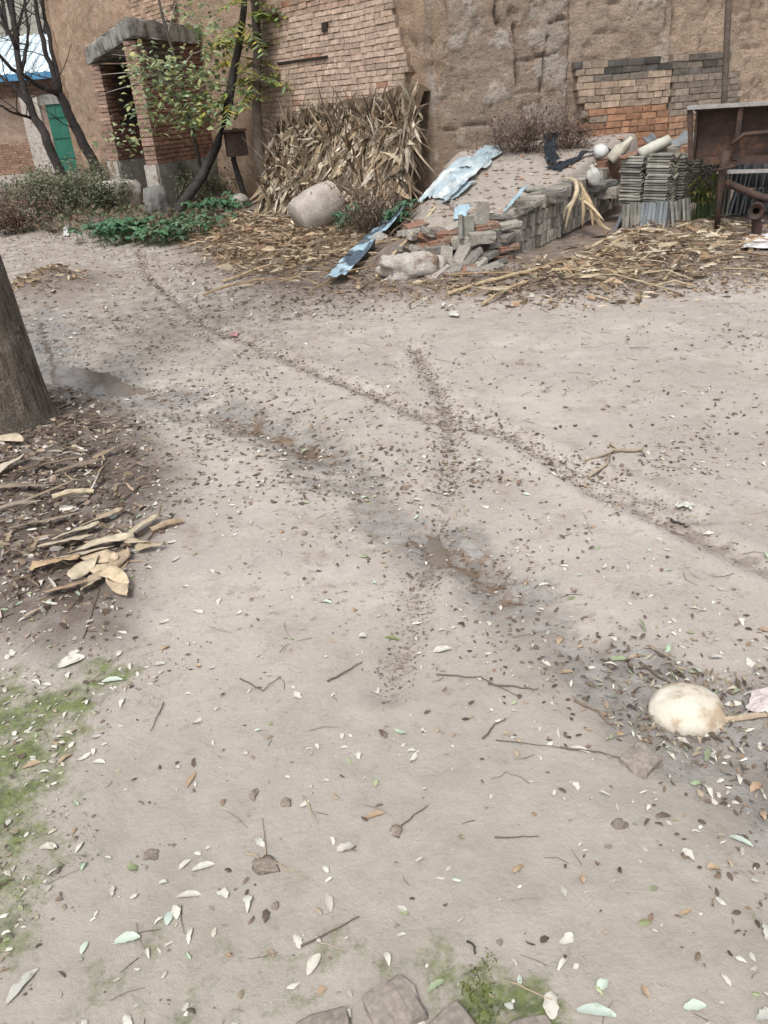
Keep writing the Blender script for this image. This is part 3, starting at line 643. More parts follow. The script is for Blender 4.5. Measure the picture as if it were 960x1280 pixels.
vg = [(.075, .18, .085), (.10, .21, .11), (.065, .145, .075), (.12, .19, .11)]
herb('leafy_plant', 'broad leaved green plant patch at the lane edge left of the leaning trunk', 128, 300, .36, 30, .14, vg, .22, 'green plants at the lane edge')
herb('leafy_plant', 'broad leaved green plant patch directly before the porch', 158, 303, .38, 38, .14, vg, .24, 'green plants at the lane edge')
herb('leafy_plant', 'broad leaved green plant patch around the leaning trunk foot', 205, 304, .40, 34, .13, vg, .2, 'green plants at the lane edge')
herb('leafy_plant', 'small leaved green plant patch right of the leaning trunk', 240, 296, .55, 44, .10, vg+gg, .2, 'green plants at the lane edge')
herb('leafy_plant', 'bright green clump beside the rusty box post', 272, 272, .5, 40, .12, vg, .25, 'green plants at the lane edge')
herb('leafy_plant', 'lone green plant growing before the corn stalk stack', 443, 292, .2, 30, .09, vg, .28)
herb('leafy_plant', 'small green sprig beside the long blue plastic strip', 500, 287, .13, 22, .08, vg, .22)
herb('leafy_plant', 'yellow green creeping plant beside the roof tile stacks', 878, 276, .12, 40, .06, [(.27, .27, .07), (.2, .22, .07), (.3, .26, .1)], .42)

m = MB(); WP = [(-8, 15.6), (-5.6, 13.6), (-4.2, 12.75), (-2.75, 11.1), (-2.1, 11.6), (-1.9, 13.4), (-3.0, 13.6), (-3.4, 13.9), (-5.2, 16.2), (-8.2, 22.4), (-16, 25), (-16, 17)]
WPn = np.array(WP); k = 0
while k < 7500:
    x, y = RNG.uniform(WPn.min(0), WPn.max(0)); sd_ = float(poly_sd(np.array([x]), np.array([y]), WP)[0])
    if sd_ < -.05 or RNG.random() > .25+.9*sstep(16, 13, y): continue
    z = H(x, y); a = RNG.uniform(0, 6.28); s = RNG.uniform(.04, .11); d = np.array([math.cos(a), math.sin(a), RNG.uniform(.1, 1.3)]); d /= np.linalg.norm(d); p = np.array([x, y, z+RNG.uniform(0, .14)]); c = np.array((gg+br+[(.10, .17, .07), (.24, .18, .11)])[RNG.integers(10)])*RNG.uniform(.6, 1.2)
    m.strip([p, p+d*s*.5, p+d*s], [s*.1, s*.26, s*.03], np.cross(d, [0, 0, 1.])+RNG.normal(0, .2, 3), -.25, c); k += 1
tag(m.build('weeds', MAT['leafy']), 'low grey green weeds and dead leaves covering the lane verge', 'weeds', kind='stuff')

# leaning trunk with sprigs, sapling, post, box
def sprig(m, st, p, d, L, cols, n=9, s=.11):
    d = d/np.linalg.norm(d); pts = [p+d*L*t-np.array([0, 0, .25*L*t*t]) for t in np.linspace(0, 1, 5)]; st.tube(pts, [.005, .004, .004, .003, .002], 4, (.14, .12, .06))
    sv = np.cross(d, [0, 0, 1.]); sv /= np.linalg.norm(sv)+1e-9
    for k in range(n):
        t = .2+.8*k/n; b = p+d*L*t-np.array([0, 0, .25*L*t*t])
        for sg in (-1, 1):
            e = sv*sg*.8+d*.5+RNG.normal(0, .2, 3); e[2] -= .25; e /= np.linalg.norm(e); q = s*RNG.uniform(.7, 1.2)
            m.strip([b, b+e*q*.5, b+e*q], [q*.08, q*.2, q*.03], np.cross(e, [0, 0, 1.]), -.2, np.array(cols[RNG.integers(len(cols))])*RNG.uniform(.8, 1.2))
lt = empty('leaning_tree', gb(203, 13.3)); lt.location.z = H(lt.location.x, lt.location.y); tag(lt, 'dark trunk leaning right across the porch with yellow green sprigs on top', 'tree')
b0 = np.array(lt.location)
q = [np.array([0, 0, -.1])]+[np.array(a)-b0 for a in sp([(228, 255, 13.3), (252, 222, 13.35), (272, 180, 13.4), (284, 140, 13.4), (292, 90, 13.4), (300, 50, 13.4), (305, 10, 13.4), (308, -60, 13.4)])]
m = MB(); m.tube(q, [.09, .078, .07, .066, .064, .058, .052, .046, .04], 10, lump=.07)
m.build('trunk', MAT['bark'], lt, True)
lf = MB(); st = MB(); yg = [(.30, .36, .11), (.38, .37, .12), (.24, .33, .15), (.44, .38, .09), (.22, .32, .17)]
for a in [(296, 70), (300, 50), (302, 30), (304, 15), (300, 90), (292, 110), (305, 0), (298, 60), (290, 125), (303, -20), (288, 100), (320, 60), (325, 95), (318, 25), (330, 110)]:
    for k in range(3):
        p = np.array(spot(a[0], a[1], 13.4))-b0; d = np.array([RNG.uniform(-1, 1.2), RNG.uniform(-.8, .5), RNG.uniform(-.3, .5)]); sprig(lf, st, p, d, RNG.uniform(.4, .85), yg, 9, .15)
lf.build('foliage', MAT['leafy'], lt); st.build('twigs', MAT['tint'], lt)
sa = empty('sapling', gb(258, 14.2)); tag(sa, 'slender sapling with small pale green leaves before the porch wall', 'tree'); b0 = np.array(sa.location)
m = MB(); q = [np.zeros(3)]+[np.array(a)-b0 for a in sp([(250, 205, 14.1), (240, 160, 13.9), (228, 110, 13.8), (215, 60, 13.8), (203, 20, 13.8), (190, -40, 13.8)])]
m.tube(q, [.035, .032, .03, .028, .024, .02, .012], 7, (.075, .065, .055))
for a, b in (((238, 155, 13.9), (175, 60, 13.6)), ((234, 140, 13.9), (280, 90, 13.6)), ((228, 110, 13.8), (180, 110, 13.4)), ((222, 90, 13.8), (262, 60, 13.6)), ((236, 150, 13.9), (205, 150, 13.5)), ((240, 160, 13.9), (275, 140, 13.5)), ((225, 100, 13.8), (110, 95, 13.7)), ((225, 105, 13.8), (125, 118, 13.7)), ((222, 92, 13.8), (140, 68, 13.7)), ((210, 40, 13.8), (230, -10, 13.6))):
    p0, p1 = spot(*a)-b0, spot(*b)-b0; mid = (p0+p1)/2+np.array([0, 0, .08]); m.tube([p0, mid, p1], [.011, .008, .003], 5, (.28, .25, .22))
m.build('trunk', MAT['tint'], sa)
for a in m.c: pass
fo = MB(); cs = [np.array(spot(x, y, d))-b0 for x, y, d in ((180, 75, 13.6), (175, 95, 13.5), (205, 115, 13.5), (225, 125, 13.5), (245, 120, 13.5), (265, 120, 13.5), (230, 145, 13.5), (250, 140, 13.5), (215, 150, 13.5), (275, 105, 13.5), (245, 95, 13.5), (225, 90, 13.5), (262, 65, 13.6), (200, 85, 13.5), (265, 140, 13.5), (182, 128, 13.4), (160, 170, 13.4), (235, 10, 13.6), (262, 35, 13.6))]
leaf_cloud(fo, cs, 1000, .088, [(.29, .35, .18), (.34, .37, .19), (.22, .29, .15), (.40, .40, .18), (.30, .39, .25)], (.17, .17, .13), .4, .75)
fo.build('foliage', MAT['leafy'], sa)
# posts
po = empty('wooden_post', gb(334, 13.1)); po.location.z -= .1; tag(po, 'weathered upright timber post standing against the facade left of the corn stalks', 'post'); b0 = np.array(po.location)
m = MB(); q = [np.zeros(3)]+[np.array(a)-b0 for a in sp([(325, 200, 13.2), (320, 120, 13.25), (322, 60, 13.3), (318, 0, 13.35), (314, -60, 13.4)])]
m.tube(q, [.085, .075, .065, .06, .055, .055], 9, lump=.14); m.build('post_shaft', MAT['post'], po, True)
bx = empty('rusty_box', gb(303, 13.6)); tag(bx, 'small rusty metal box fixed on a crooked stake by the facade', 'box'); b0 = np.array(bx.location)
m = MB(); q = [np.zeros(3)-[0, 0, .1]]+[np.array(a)-b0 for a in sp([(300, 225, 13.55), (292, 200, 13.5), (294, 160, 13.5)])]; m.tube(q, [.05, .045, .04, .04], 7, lump=.1); m.build('stake', MAT['bark'], bx)
c = np.array(spot(295, 180, 13.42))-b0; m = MB(); m.box(c, (.30, .16, .33), Matrix.Rotation(R(20), 3, 'Z'), jit=.004); m.box(c+[0, -.02, .185], (.34, .22, .03), Matrix.Rotation(R(20), 3, 'Z')); m.build('box_body', MAT['iron'], bx)

def rock(name, label, cat, p, size, mat, rz=0, rough=.18, sub=3, sink=.2, group=None, tilt=(0, 0), sq=0.):
    import bmesh
    bm = bmesh.new(); bmesh.ops.create_icosphere(bm, subdivisions=sub, radius=.5); V = np.array([v.co for v in bm.verts])
    if sq: V = V/np.max(np.abs(V), axis=1, keepdims=True)*.5*sq+V*(1-sq)
    sd_ = RNG.uniform(0, 40); V = V*(1+rough*fbm(V[:, 0]+sd_, V[:, 1], V[:, 2], 3, 4))[:, None]*np.asarray(size)
    for v, c_ in zip(bm.verts, V): v.co = c_
    me = bpy.data.meshes.new(name); bm.to_mesh(me); bm.free(); me.materials.append(MAT[mat] if isinstance(mat, str) else mat); me.polygons.foreach_set('use_smooth', [True]*len(me.polygons))
    return tag(link(name, me, None, (p[0], p[1], p[2]+size[2]*(.5-sink)), (tilt[0], tilt[1], rz)), label, cat, group)
rock('stone_block', 'squat stone block standing at the foot of the porch right wall', 'stone', gb(186, 13.9), (.36, .34, .55), 'concrete', .5, .12, sq=.6)
rock('stone_block', 'pale broken masonry block left of the porch opening', 'stone', gb(140, 15.6), (.8, .5, .55), 'lime', .3, .2, sq=.6)
rock('boulder', 'small round pale boulder beside the rusty box stake', 'stone', gb(293, 13.5), (.28, .26, .27), 'stone', .2, .12)

# ------------------------------------------------------------------ corn stalk stack and straw
DRY = [(.44, .36, .25), (.37, .29, .195), (.52, .44, .33), (.30, .225, .15), (.20, .145, .10), (.58, .51, .40), (.26, .185, .12)]
def blade(m, p, d, L, w, cols, curl=.3, dim=1.):
    d = d/np.linalg.norm(d); n = 5; s = RNG.normal(0, 1, 3); s -= d*np.dot(s, d); bendv = RNG.normal(0, 1, 3)*curl; bendv[2] -= curl*.6
    pts = [p+d*L*t+bendv*L*t*t*.6 for t in np.linspace(0, 1, n)]; ww = np.array([.55, 1, .9, .6, .08])*w*.5
    m.strip(pts, ww, s, RNG.uniform(-.7, .7), np.array(cols[RNG.integers(len(cols))])*RNG.uniform(.7, 1.2)*dim)
cs = MB()
# backing wedge of packed stalks
nU, nV = 40, 10; X = np.zeros((nU, nV, 3))
def ptop(t): return np.interp(t, [-.05, .25, .9, 1.7, 2.7, 3.5, 3.95], [1.62, 1.66, 1.62, 1.56, 1.48, 1.25, 1.0])
def pbase(t): return .55+.15*math.sin(t*2.1)
FN = np.array([-.809, -.588])
def pile_pt(t, v, off=0.):
    b = fpt(t); zt = ptop(t)+.06*float(fbm(t, 0, 2, 3, 3)); dep = pbase(t)*(1-v)**.85+.16; g_ = b+FN*dep
    z0 = .15 if v > .5 else H(g_[0], g_[1]); z = z0+(zt-z0)*v
    return np.array([g_[0]+FN[0]*off, g_[1]+FN[1]*off, z])
for i in range(nU):
    for j in range(nV):
        t = 3.2*i/(nU-1)-.03; X[i, j] = pile_pt(t, j/(nV-1))
Xb = X[:, -1:].copy(); Xb[:, :, :2] -= FN*.2
Xg = X.copy(); back = X[:, ::-1].copy()
idx = lambda i, j: i*(nV+1)+j
VV = np.concatenate([X, Xb], 1).reshape(-1, 3)
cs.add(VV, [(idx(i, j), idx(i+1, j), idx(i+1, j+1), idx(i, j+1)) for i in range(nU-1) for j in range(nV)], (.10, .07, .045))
for k in range(5600):
    t = RNG.uniform(-.05, 3.12); v = RNG.random()**.85
    p = pile_pt(t, v*.86, RNG.uniform(-.02, .07)); up_ = np.array([FD[0]*RNG.normal(-.22, .30), FD[1]*RNG.normal(-.22, .30), 1.])-np.array([*FN, 0])*RNG.uniform(-.45, .4)
    if RNG.random() < .48: up_[2] *= -RNG.uniform(.2, .9)
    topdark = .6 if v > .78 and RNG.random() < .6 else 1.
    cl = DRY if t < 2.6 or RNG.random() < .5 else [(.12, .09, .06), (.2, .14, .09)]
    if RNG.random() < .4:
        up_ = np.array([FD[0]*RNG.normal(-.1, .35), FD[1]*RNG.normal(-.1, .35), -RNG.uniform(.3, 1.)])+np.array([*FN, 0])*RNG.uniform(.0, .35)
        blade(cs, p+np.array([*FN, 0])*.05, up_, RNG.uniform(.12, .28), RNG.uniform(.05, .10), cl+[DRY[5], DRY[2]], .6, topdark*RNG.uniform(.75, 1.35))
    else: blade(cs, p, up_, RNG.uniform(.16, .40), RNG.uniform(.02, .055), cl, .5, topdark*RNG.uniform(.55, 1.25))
for k in range(260):                                            # stalks
    t = RNG.uniform(0, 3.0); v0 = RNG.uniform(0, .5); a = pile_pt(t, v0, .03); b = pile_pt(min(3.1, max(-.04, t+RNG.normal(-.1, .25))), min(.99, v0+RNG.uniform(.3, .5)), .05); b[2] += RNG.uniform(0, .1)
    cs.tube([a, (a+b)/2+RNG.normal(0, .015, 3), b], [.011, .010, .008], 5, np.array(DRY[RNG.integers(5)])*.95)
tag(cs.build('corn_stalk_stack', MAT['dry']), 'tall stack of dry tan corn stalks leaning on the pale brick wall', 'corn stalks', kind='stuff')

def straw_field(name, label, poly, n, Lr, wr, cols, lift=.05, nst=0, dens=None):
    m = MB(); P = np.array(poly); lo, hi = P.min(0), P.max(0); k = 0
    while k < n:
        q = RNG.uniform(lo, hi, (400, 2)); sd_ = poly_sd(q[:, 0], q[:, 1], poly); pr = sstep(-.12, .5, sd_+.25*fbm(q[:, 0], q[:, 1], 6, 1.3, 3))
        q = q[RNG.random(400) < pr*(dens(q[:, 0], q[:, 1]) if dens else 1)]; z = hgt(q[:, 0], q[:, 1])
        for (x, y), zz in zip(q, z):
            a = RNG.uniform(0, 6.28); d = np.array([math.cos(a), math.sin(a), RNG.normal(.05, .16)]); L = RNG.uniform(*Lr); wide = RNG.random() < .2
            blade(m, np.array([x, y, zz+RNG.uniform(.0, lift)]), d, L*(.7 if wide else 1), RNG.uniform(*wr)*(2. if wide else .9), cols, .35 if wide else .2, RNG.uniform(.75, 1.2)); k += 1
    for k in range(nst):
        c = RNG.uniform(lo, hi)
        if poly_sd(np.array([c[0]]), np.array([c[1]]), poly)[0] < .05: continue
        a = RNG.uniform(-.6, 1.2); L = RNG.uniform(.3, .9); e = c+np.array([math.cos(a), math.sin(a)])*L
        m.tube([[c[0], c[1], H(*c)+.02], [(c[0]+e[0])/2, (c[1]+e[1])/2, H(*((c+e)/2))+RNG.uniform(.04, .09)], [e[0], e[1], H(*e)+.03]], [.009, .009, .007], 5, np.array(cols[RNG.integers(len(cols))]))
    return tag(m.build(name, MAT['dry']), label, 'straw', kind='stuff')
BRN = [(.30, .21, .13), (.22, .15, .10), (.38, .28, .18), (.46, .36, .24), (.17, .12, .08), (.50, .42, .30), (.33, .22, .14)]
straw_field('corn_straw', 'dry corn straw strewn over the bank before the stalk stack', [(-2.35, 10.9), (-1.55, 8.6), (-.85, 7.35), (-.3, 7.3), (.2, 8.0), (.55, 10.0), (-.9, 11.9), (-1.9, 12.7)], 3000, (.05, .24), (.008, .034), DRY[:4]+BRN+BRN, .09, 40, lambda x, y: .35+.65*sstep(7.2, 9.5, y))
straw_field('corn_straw', 'trampled tan corn straw spread before the roof tiles and brick stack', [(1.5, 6.75), (2.0, 6.45), (2.7, 6.75), (3.4, 7.2), (4.0, 8.0), (4.2, 9.2), (3.3, 9.1), (2.9, 9.3), (2.2, 8.3), (1.5, 7.5)], 1250, (.05, .26), (.008, .030), DRY+DRY[:3]+BRN, .08, 30)
straw_field('corn_straw', 'thin brown straw and leaf scraps along the bank foot', [(-.9, 7.0), (.1, 6.75), (.64, 6.6), (1.6, 6.1), (2.7, 6.25), (4.4, 6.6), (4.2, 7.6), (1.4, 7.8), (.2, 7.9), (-.5, 7.6)], 2200, (.02, .12), (.006, .024), BRN+DRY[:2]+[(.50, .47, .41), (.10, .08, .06), (.12, .09, .07)], .03, 5)
straw_field('corn_straw', 'dark mulch of rotten leaves and husk scraps beside the big trunk', [(-3.9, 5.4), (-1.8, 5.0), (-1.3, 4.3), (-1.05, 3.7), (-.92, 3.1), (-1.0, 2.75), (-.95, 2.3), (-1.3, 2.25), (-3.2, 2.9), (-4.0, 4.0)], 5200, (.015, .085), (.007, .020), [(.20, .15, .11), (.13, .095, .07), (.28, .21, .155), (.09, .07, .055), (.40, .33, .25), (.55, .51, .45), (.33, .25, .17)], .02, 0)
straw_field('corn_straw', 'brown straw on the loose soil heap by the lane', [(-3.9, 9.7), (-3.2, 9.6), (-2.9, 8.9), (-3.1, 8.4), (-3.9, 8.4)], 320, (.03, .12), (.012, .03), BRN, .03, 0)

# separate long stalks and husks: each a thing
def stalk(label, a, b, r=.012, col=(.45, .35, .22), lift=.04, cat='corn stalk', name='corn_stalk', leaves=3):
    a = down(*a); b = down(*b); c0 = (a+b)/2; o = empty(name, (c0[0], c0[1], H(c0[0], c0[1]))); tag(o, label, cat, 'single corn stalks on the ground' if cat == 'corn stalk' else None); c0 = np.array(o.location)
    m = MB(); n = 9; pts = []
    for t in np.linspace(0, 1, n):
        p = a+(b-a)*t; pts.append(np.array([p[0], p[1], p[2]+r+lift*(.3+.5*math.sin(t*3.1))])-c0+RNG.normal(0, .004*min(1., np.linalg.norm(b-a)/.9), 3))
    rr = [r*(1.15 if k % 3 == 0 else .92) for k in range(n)]; m.tube(pts, rr, 7, col); m.build('stem', MAT['dry'], o)
    for k in range(leaves):
        i = RNG.integers(1, n-1); lm = MB(); d = (b-a)/np.linalg.norm(b-a)*RNG.choice([-1, 1])+RNG.normal(0, .4, 3); d[2] = abs(d[2])*.2; blade(lm, pts[i], d, RNG.uniform(.15, .3), .035, DRY, .2); lm.build('leaf', MAT['dry'], o)
stalk('long straight pale corn stalk lying before the brick rubble', (560, 372), (685, 338), .016)
stalk('corn stalk pointing right in the middle of the straw spread before the stack', (690, 342), (780, 346), .015)
stalk('corn stalk crossing the straw nearest the lane', (602, 384), (660, 355), .012)
stalk('pale corn stalk leaning up the straw toward the roof tiles', (745, 325), (800, 290), .018, (.52, .42, .26))
stalk('corn stalk among the straw below the rusty cart', (830, 355), (880, 300), .012)
stalk('bent corn stalk on the bank below the ribbed stone', (280, 355), (385, 322), .013)
stalk('corn stalk low on the bank nearest the lane edge', (255, 372), (330, 352), .012, (.38, .28, .17))
stalk('corn stalk leaning along the blue plastic strip, its upper end at the wall', (505, 318), (545, 262), .014, (.55, .46, .3))
stalk('second corn stalk along the blue plastic strip, its foot nearest the lane', (470, 350), (525, 285), .014, (.5, .4, .26))
stalk('pale stick lying across the dark mulch by the big trunk', (68, 627), (118, 620), .013, (.52, .44, .30), .03, leaves=0)
stalk('short tan corn stalk right of the husk cluster', (190, 668), (228, 656), .013, (.40, .30, .2), .02, leaves=0)
stalk('grey corn stalk at the left picture edge in the mulch', (0, 642), (48, 634), .011, (.3, .25, .2), .03, leaves=1)
stalk('pale bark stick beside the pink plastic bag', (905, 905), (990, 895), .009, (.45, .36, .26), .012, 'stick', 'stick', 0)

def husk(label, px, py, ang, L, w, col, curl=.12, tilt=.12, lift=.02, group='corn husks beside the mulch', flat=False):
    p = down(px, py); m = MB(); n = 9; V = []
    for k in range(n):
        t = k/(n-1); ww = w*.72*((.9 if k < n-1 else .75) if flat else max(.05, math.sin(math.pi*(.08+.9*t))**.8))
        z = lift+curl*L*math.sin(math.pi*t)*.22+tilt*L*t*.3
        for j, s in enumerate((-1, -.5, 0, .5, 1)):
            V.append([L*(t-.5), ww*s*(1+.12*math.sin(t*11+py))+.03*L*math.sin(t*4+px)*t, z+(s*s)*.12*w*math.cos(t*4+py)+s*.22*w*math.sin(t*3+px)+RNG.normal(0, .002)])
    f = [(5*k+j, 5*k+j+1, 5*k+j+6, 5*k+j+5) for k in range(n-1) for j in range(4)]
    m.add(V, f, col); o = m.build('corn_husk', MAT['dry'], None, True, (p[0], p[1], H(p[0], p[1])+.005), (0, 0, R(ang)))
    md = o.modifiers.new('thickness', 'SOLIDIFY'); md.thickness = .0012
    return tag(o, label, 'corn husk', group)
husk('broad flat tan husk piece, left end of the husk cluster', 72, 713, 5, .18, .06, (.50, .36, .22), .03, .05, .03, flat=True)
husk('long pale pointed husk, front of the husk cluster', 138, 727, -38, .26, .045, (.56, .45, .31), .1)
husk('curled pale husk arching over the husk cluster', 130, 690, 25, .26, .05, (.58, .5, .37), .2)
husk('narrow pale husk at the top of the husk cluster', 180, 665, 60, .22, .035, (.52, .44, .31), .2)
husk('grey tan husk behind the flat husk piece', 85, 685, 15, .22, .04, (.48, .41, .31), .16)
husk('brown husk at the lower right of the cluster', 152, 705, 80, .13, .05, (.43, .33, .23), .2)
husk('brown husk at the lower left of the cluster', 85, 742, 20, .16, .035, (.36, .25, .17), .1)
husk('thin upper husk lying across the mulch right of the trunk', 130, 655, 40, .2, .03, (.42, .33, .23), .15)
husk('pale husk at the left picture edge below the trunk', 8, 590, 70, .28, .05, (.56, .49, .38), .15)
husk('second husk at the left picture edge, low in the mulch', 12, 555, -30, .26, .05, (.50, .42, .31), .2)
husk('dark straw husk between trunk and lane', 60, 590, 20, .34, .04, (.25, .19, .13), .1)
husk('pale husk blade right of the trunk base', 85, 505, 10, .3, .03, (.45, .37, .26), .1)

for i, (px, py, ang, L, w, c_, lab) in enumerate(((110, 700, 10, .22, .03, (.50, .43, .32), 'thin pale husk lying over the flat husk piece'), (150, 742, -50, .16, .04, (.47, .37, .26), 'short husk crossing below the pointed husk'), (118, 735, 70, .13, .035, (.42, .34, .24), 'upright edged husk between flat and pointed husks'), (165, 685, -20, .2, .03, (.46, .38, .27), 'slim husk at the right of the husk cluster'), (60, 660, 15, .3, .03, (.27, .215, .16), 'long brown husk blade crossing the mulch above the cluster'), (40, 615, -8, .34, .035, (.25, .20, .15), 'long dull husk blade in the middle of the mulch'), (100, 590, 30, .24, .025, (.21, .165, .125), 'thin dark husk blade right of centre in the mulch'), (20, 520, 20, .3, .04, (.45, .38, .28), 'wide husk against the trunk base'), (140, 570, 45, .2, .022, (.30, .23, .16), 'narrow husk near the mulch edge by the lane'), (190, 690, 15, .12, .03, (.44, .36, .25), 'small husk nearest the lane beside the cluster'), (108, 718, 60, .15, .05, (.55, .47, .34), 'pale folded husk lying between the flat husk and the pointed husk'), (125, 705, -15, .18, .05, (.50, .40, .28), 'broad tan husk at the heart of the cluster'), (98, 672, 35, .2, .045, (.53, .46, .34), 'pale husk at the upper left of the cluster'))):
    husk(lab, px, py, ang, L, w, c_, .1)

# ribbed stone roller
rl = MB(); n = 64; prof = []
for t in np.linspace(0, 1, 34):
    prof.append((t-.5, .5*(.78+.22*math.sin(math.pi*(.12+.80*t)))*(1+.022*math.sin(t*92))))
V = []; 
for x, r_ in prof:
    for k in range(n):
        a = 2*math.pi*k/n; rr = r_*(1+.012*math.cos(a*30))
        V.append([x*.60, rr*.52*math.cos(a), rr*.52*math.sin(a)])
f = [(i*n+k, i*n+(k+1) % n, (i+1)*n+(k+1) % n, (i+1)*n+k) for i in range(33) for k in range(n)]+[tuple(range(n-1, -1, -1)), tuple(33*n+k for k in range(n))]
rl.add(V, f); MAT['roller'] = simple('ribbed_pale_stone', (.40, .36, .315), (.29, .25, .215), 6, .85, .4, .008, rand=0, fine=70, c=(.26, .22, .18), csc=4)
p = spot(397, 261, 10.7); tag(rl.build('stone_roller', MAT['roller'], None, True, (p[0], p[1], max(p[2], H(p[0], p[1])+.20)), (0, R(-22), R(24))), 'ribbed grey barrel shaped stone lying against the corn stalk stack', 'stone roller')

# ------------------------------------------------------------------ bricks
def brick_mesh(name, size, mat, chip=.006):
    import bmesh
    bm = bmesh.new(); bmesh.ops.create_cube(bm, size=1); bmesh.ops.subdivide_edges(bm, edges=bm.edges[:], cuts=2, use_grid_fill=True)
    for v in bm.verts: v.co = Vector((v.co.x*size[0], v.co.y*size[1], v.co.z*size[2]))
    for v in bm.verts:
        onedge = sum(abs(abs(c)-s/2) < 1e-5 for c, s in zip(v.co, size)) >= 2
        v.co += Vector(RNG.normal(0, chip*.35, 3))
        if onedge: v.co *= 1-abs(RNG.normal(0, chip*2.2))
    bmesh.ops.bevel(bm, geom=[e for e in bm.edges if len(e.link_faces) == 2 and e.calc_face_angle() > .9], offset=.004, segments=1, affect='EDGES')
    me = bpy.data.meshes.new(name); bm.to_mesh(me); bm.free(); me.materials.append(MAT[mat]); return me
GB = [brick_mesh('brick', (.055, .24, .117), 'grey_brick') for _ in range(6)]       # on edge, end towards us
GBH = [brick_mesh('brick', (.235, .115, .056), 'grey_brick') for _ in range(6)]     # laid flat
RBH = [brick_mesh('brick', (.235, .115, .056), 'red_brick') for _ in range(3)]
ORD = ['', 'first', 'second', 'third', 'fourth', 'fifth', 'sixth', 'seventh', 'eighth', 'ninth', 'tenth', 'eleventh', 'twelfth', 'thirteenth', 'fourteenth', 'fifteenth', 'sixteenth', 'seventeenth', 'eighteenth', 'nineteenth', 'twentieth']
def nth(k):
    if k <= 20: return ORD[k]
    return {2: 'twenty', 3: 'thirty', 4: 'forty'}[k//10]+('-'+ORD[k % 10] if k % 10 else '') if k % 10 else {30: 'thirtieth', 40: 'fortieth'}[k]
s0 = np.array(STACK[0]); s1 = np.array(STACK[1]); SL = np.linalg.norm(s1-s0); su = (s1-s0)/SL; sn = np.array([-su[1], su[0]]); srz = math.atan2(su[1], su[0])
courses = ['lowest', 'second lowest', 'second highest', 'highest']
for c in range(4):
    x = .0+.03*c; k = 0; xend = SL-.02-(.35 if c == 3 else 0)
    x0 = {0: .0, 1: .03, 2: .16, 3: .36}[c]; x = x0
    while x < xend:
        w = .0565+abs(RNG.normal(0, .004)); k += 1
        if RNG.random() > .03 or c < 2:
            cc = s0+su*(x+w/2)+sn*(.12+RNG.normal(0, .014)); zb_ = H(s0[0]+su[0]*x*.5-sn[0]*.2, s0[1]+su[1]*x*.5-sn[1]*.2) + .055*x
            o = link('stacked_brick', GB[RNG.integers(6)], None, (cc[0], cc[1], zb_-.02+.0585+c*.1195), (RNG.normal(0, .015), RNG.normal(0, .035), srz+RNG.normal(0, .04)))
            tag(o, f'grey brick on edge, {nth(k)} from the left in the {courses[c]} course of the stack', 'brick', 'grey bricks stacked on edge')
        x += w
# flat bricks at the near end of the stack
fb = [(637, 281, 8.12, 30, 0), (633, 296, 8.05, 38, 0), (620, 306, 8.0, 30, 0), (634, 310, 8.02, 35, 2), (610, 317, 7.95, 22, 0), (627, 323, 7.98, 32, 2), (606, 330, 7.92, 25, 0), (618, 292, 8.08, 28, 0), (600, 318, 7.97, 15, 1), (624, 271, 8.3, 20, 0), (655, 262, 8.4, 48, 0), (668, 254, 8.6, 50, 0)]
for i, (px, py, d, rz, kd) in enumerate(fb):
    p = spot(px, py, d); o = link('flat_brick', (GBH if kd != 2 else RBH)[RNG.integers(3)], None, p, (RNG.normal(0, .08), RNG.normal(0, .08), R(rz)+RNG.normal(0, .12)), .92)
    tag(o, ['grey brick laid flat on top of the stack corner', 'grey brick laid flat, second layer at the stack corner', 'grey brick laid flat left of the stack corner', 'reddish brick laid flat at the stack corner', 'grey brick laid flat in the lower rubble edge beside the corner', 'reddish brick lying lowest at the stack corner', 'grey brick at the foot of the stack corner', 'grey brick laid flat between rubble heap and stack corner', 'short brick wedged under the corner layers', 'grey brick sunk in soil behind the stack corner', 'flat brick capping the upright bricks near the corner', 'flat brick capping the upright bricks, further from the corner'][i], 'brick', 'grey bricks laid flat at the stack end')
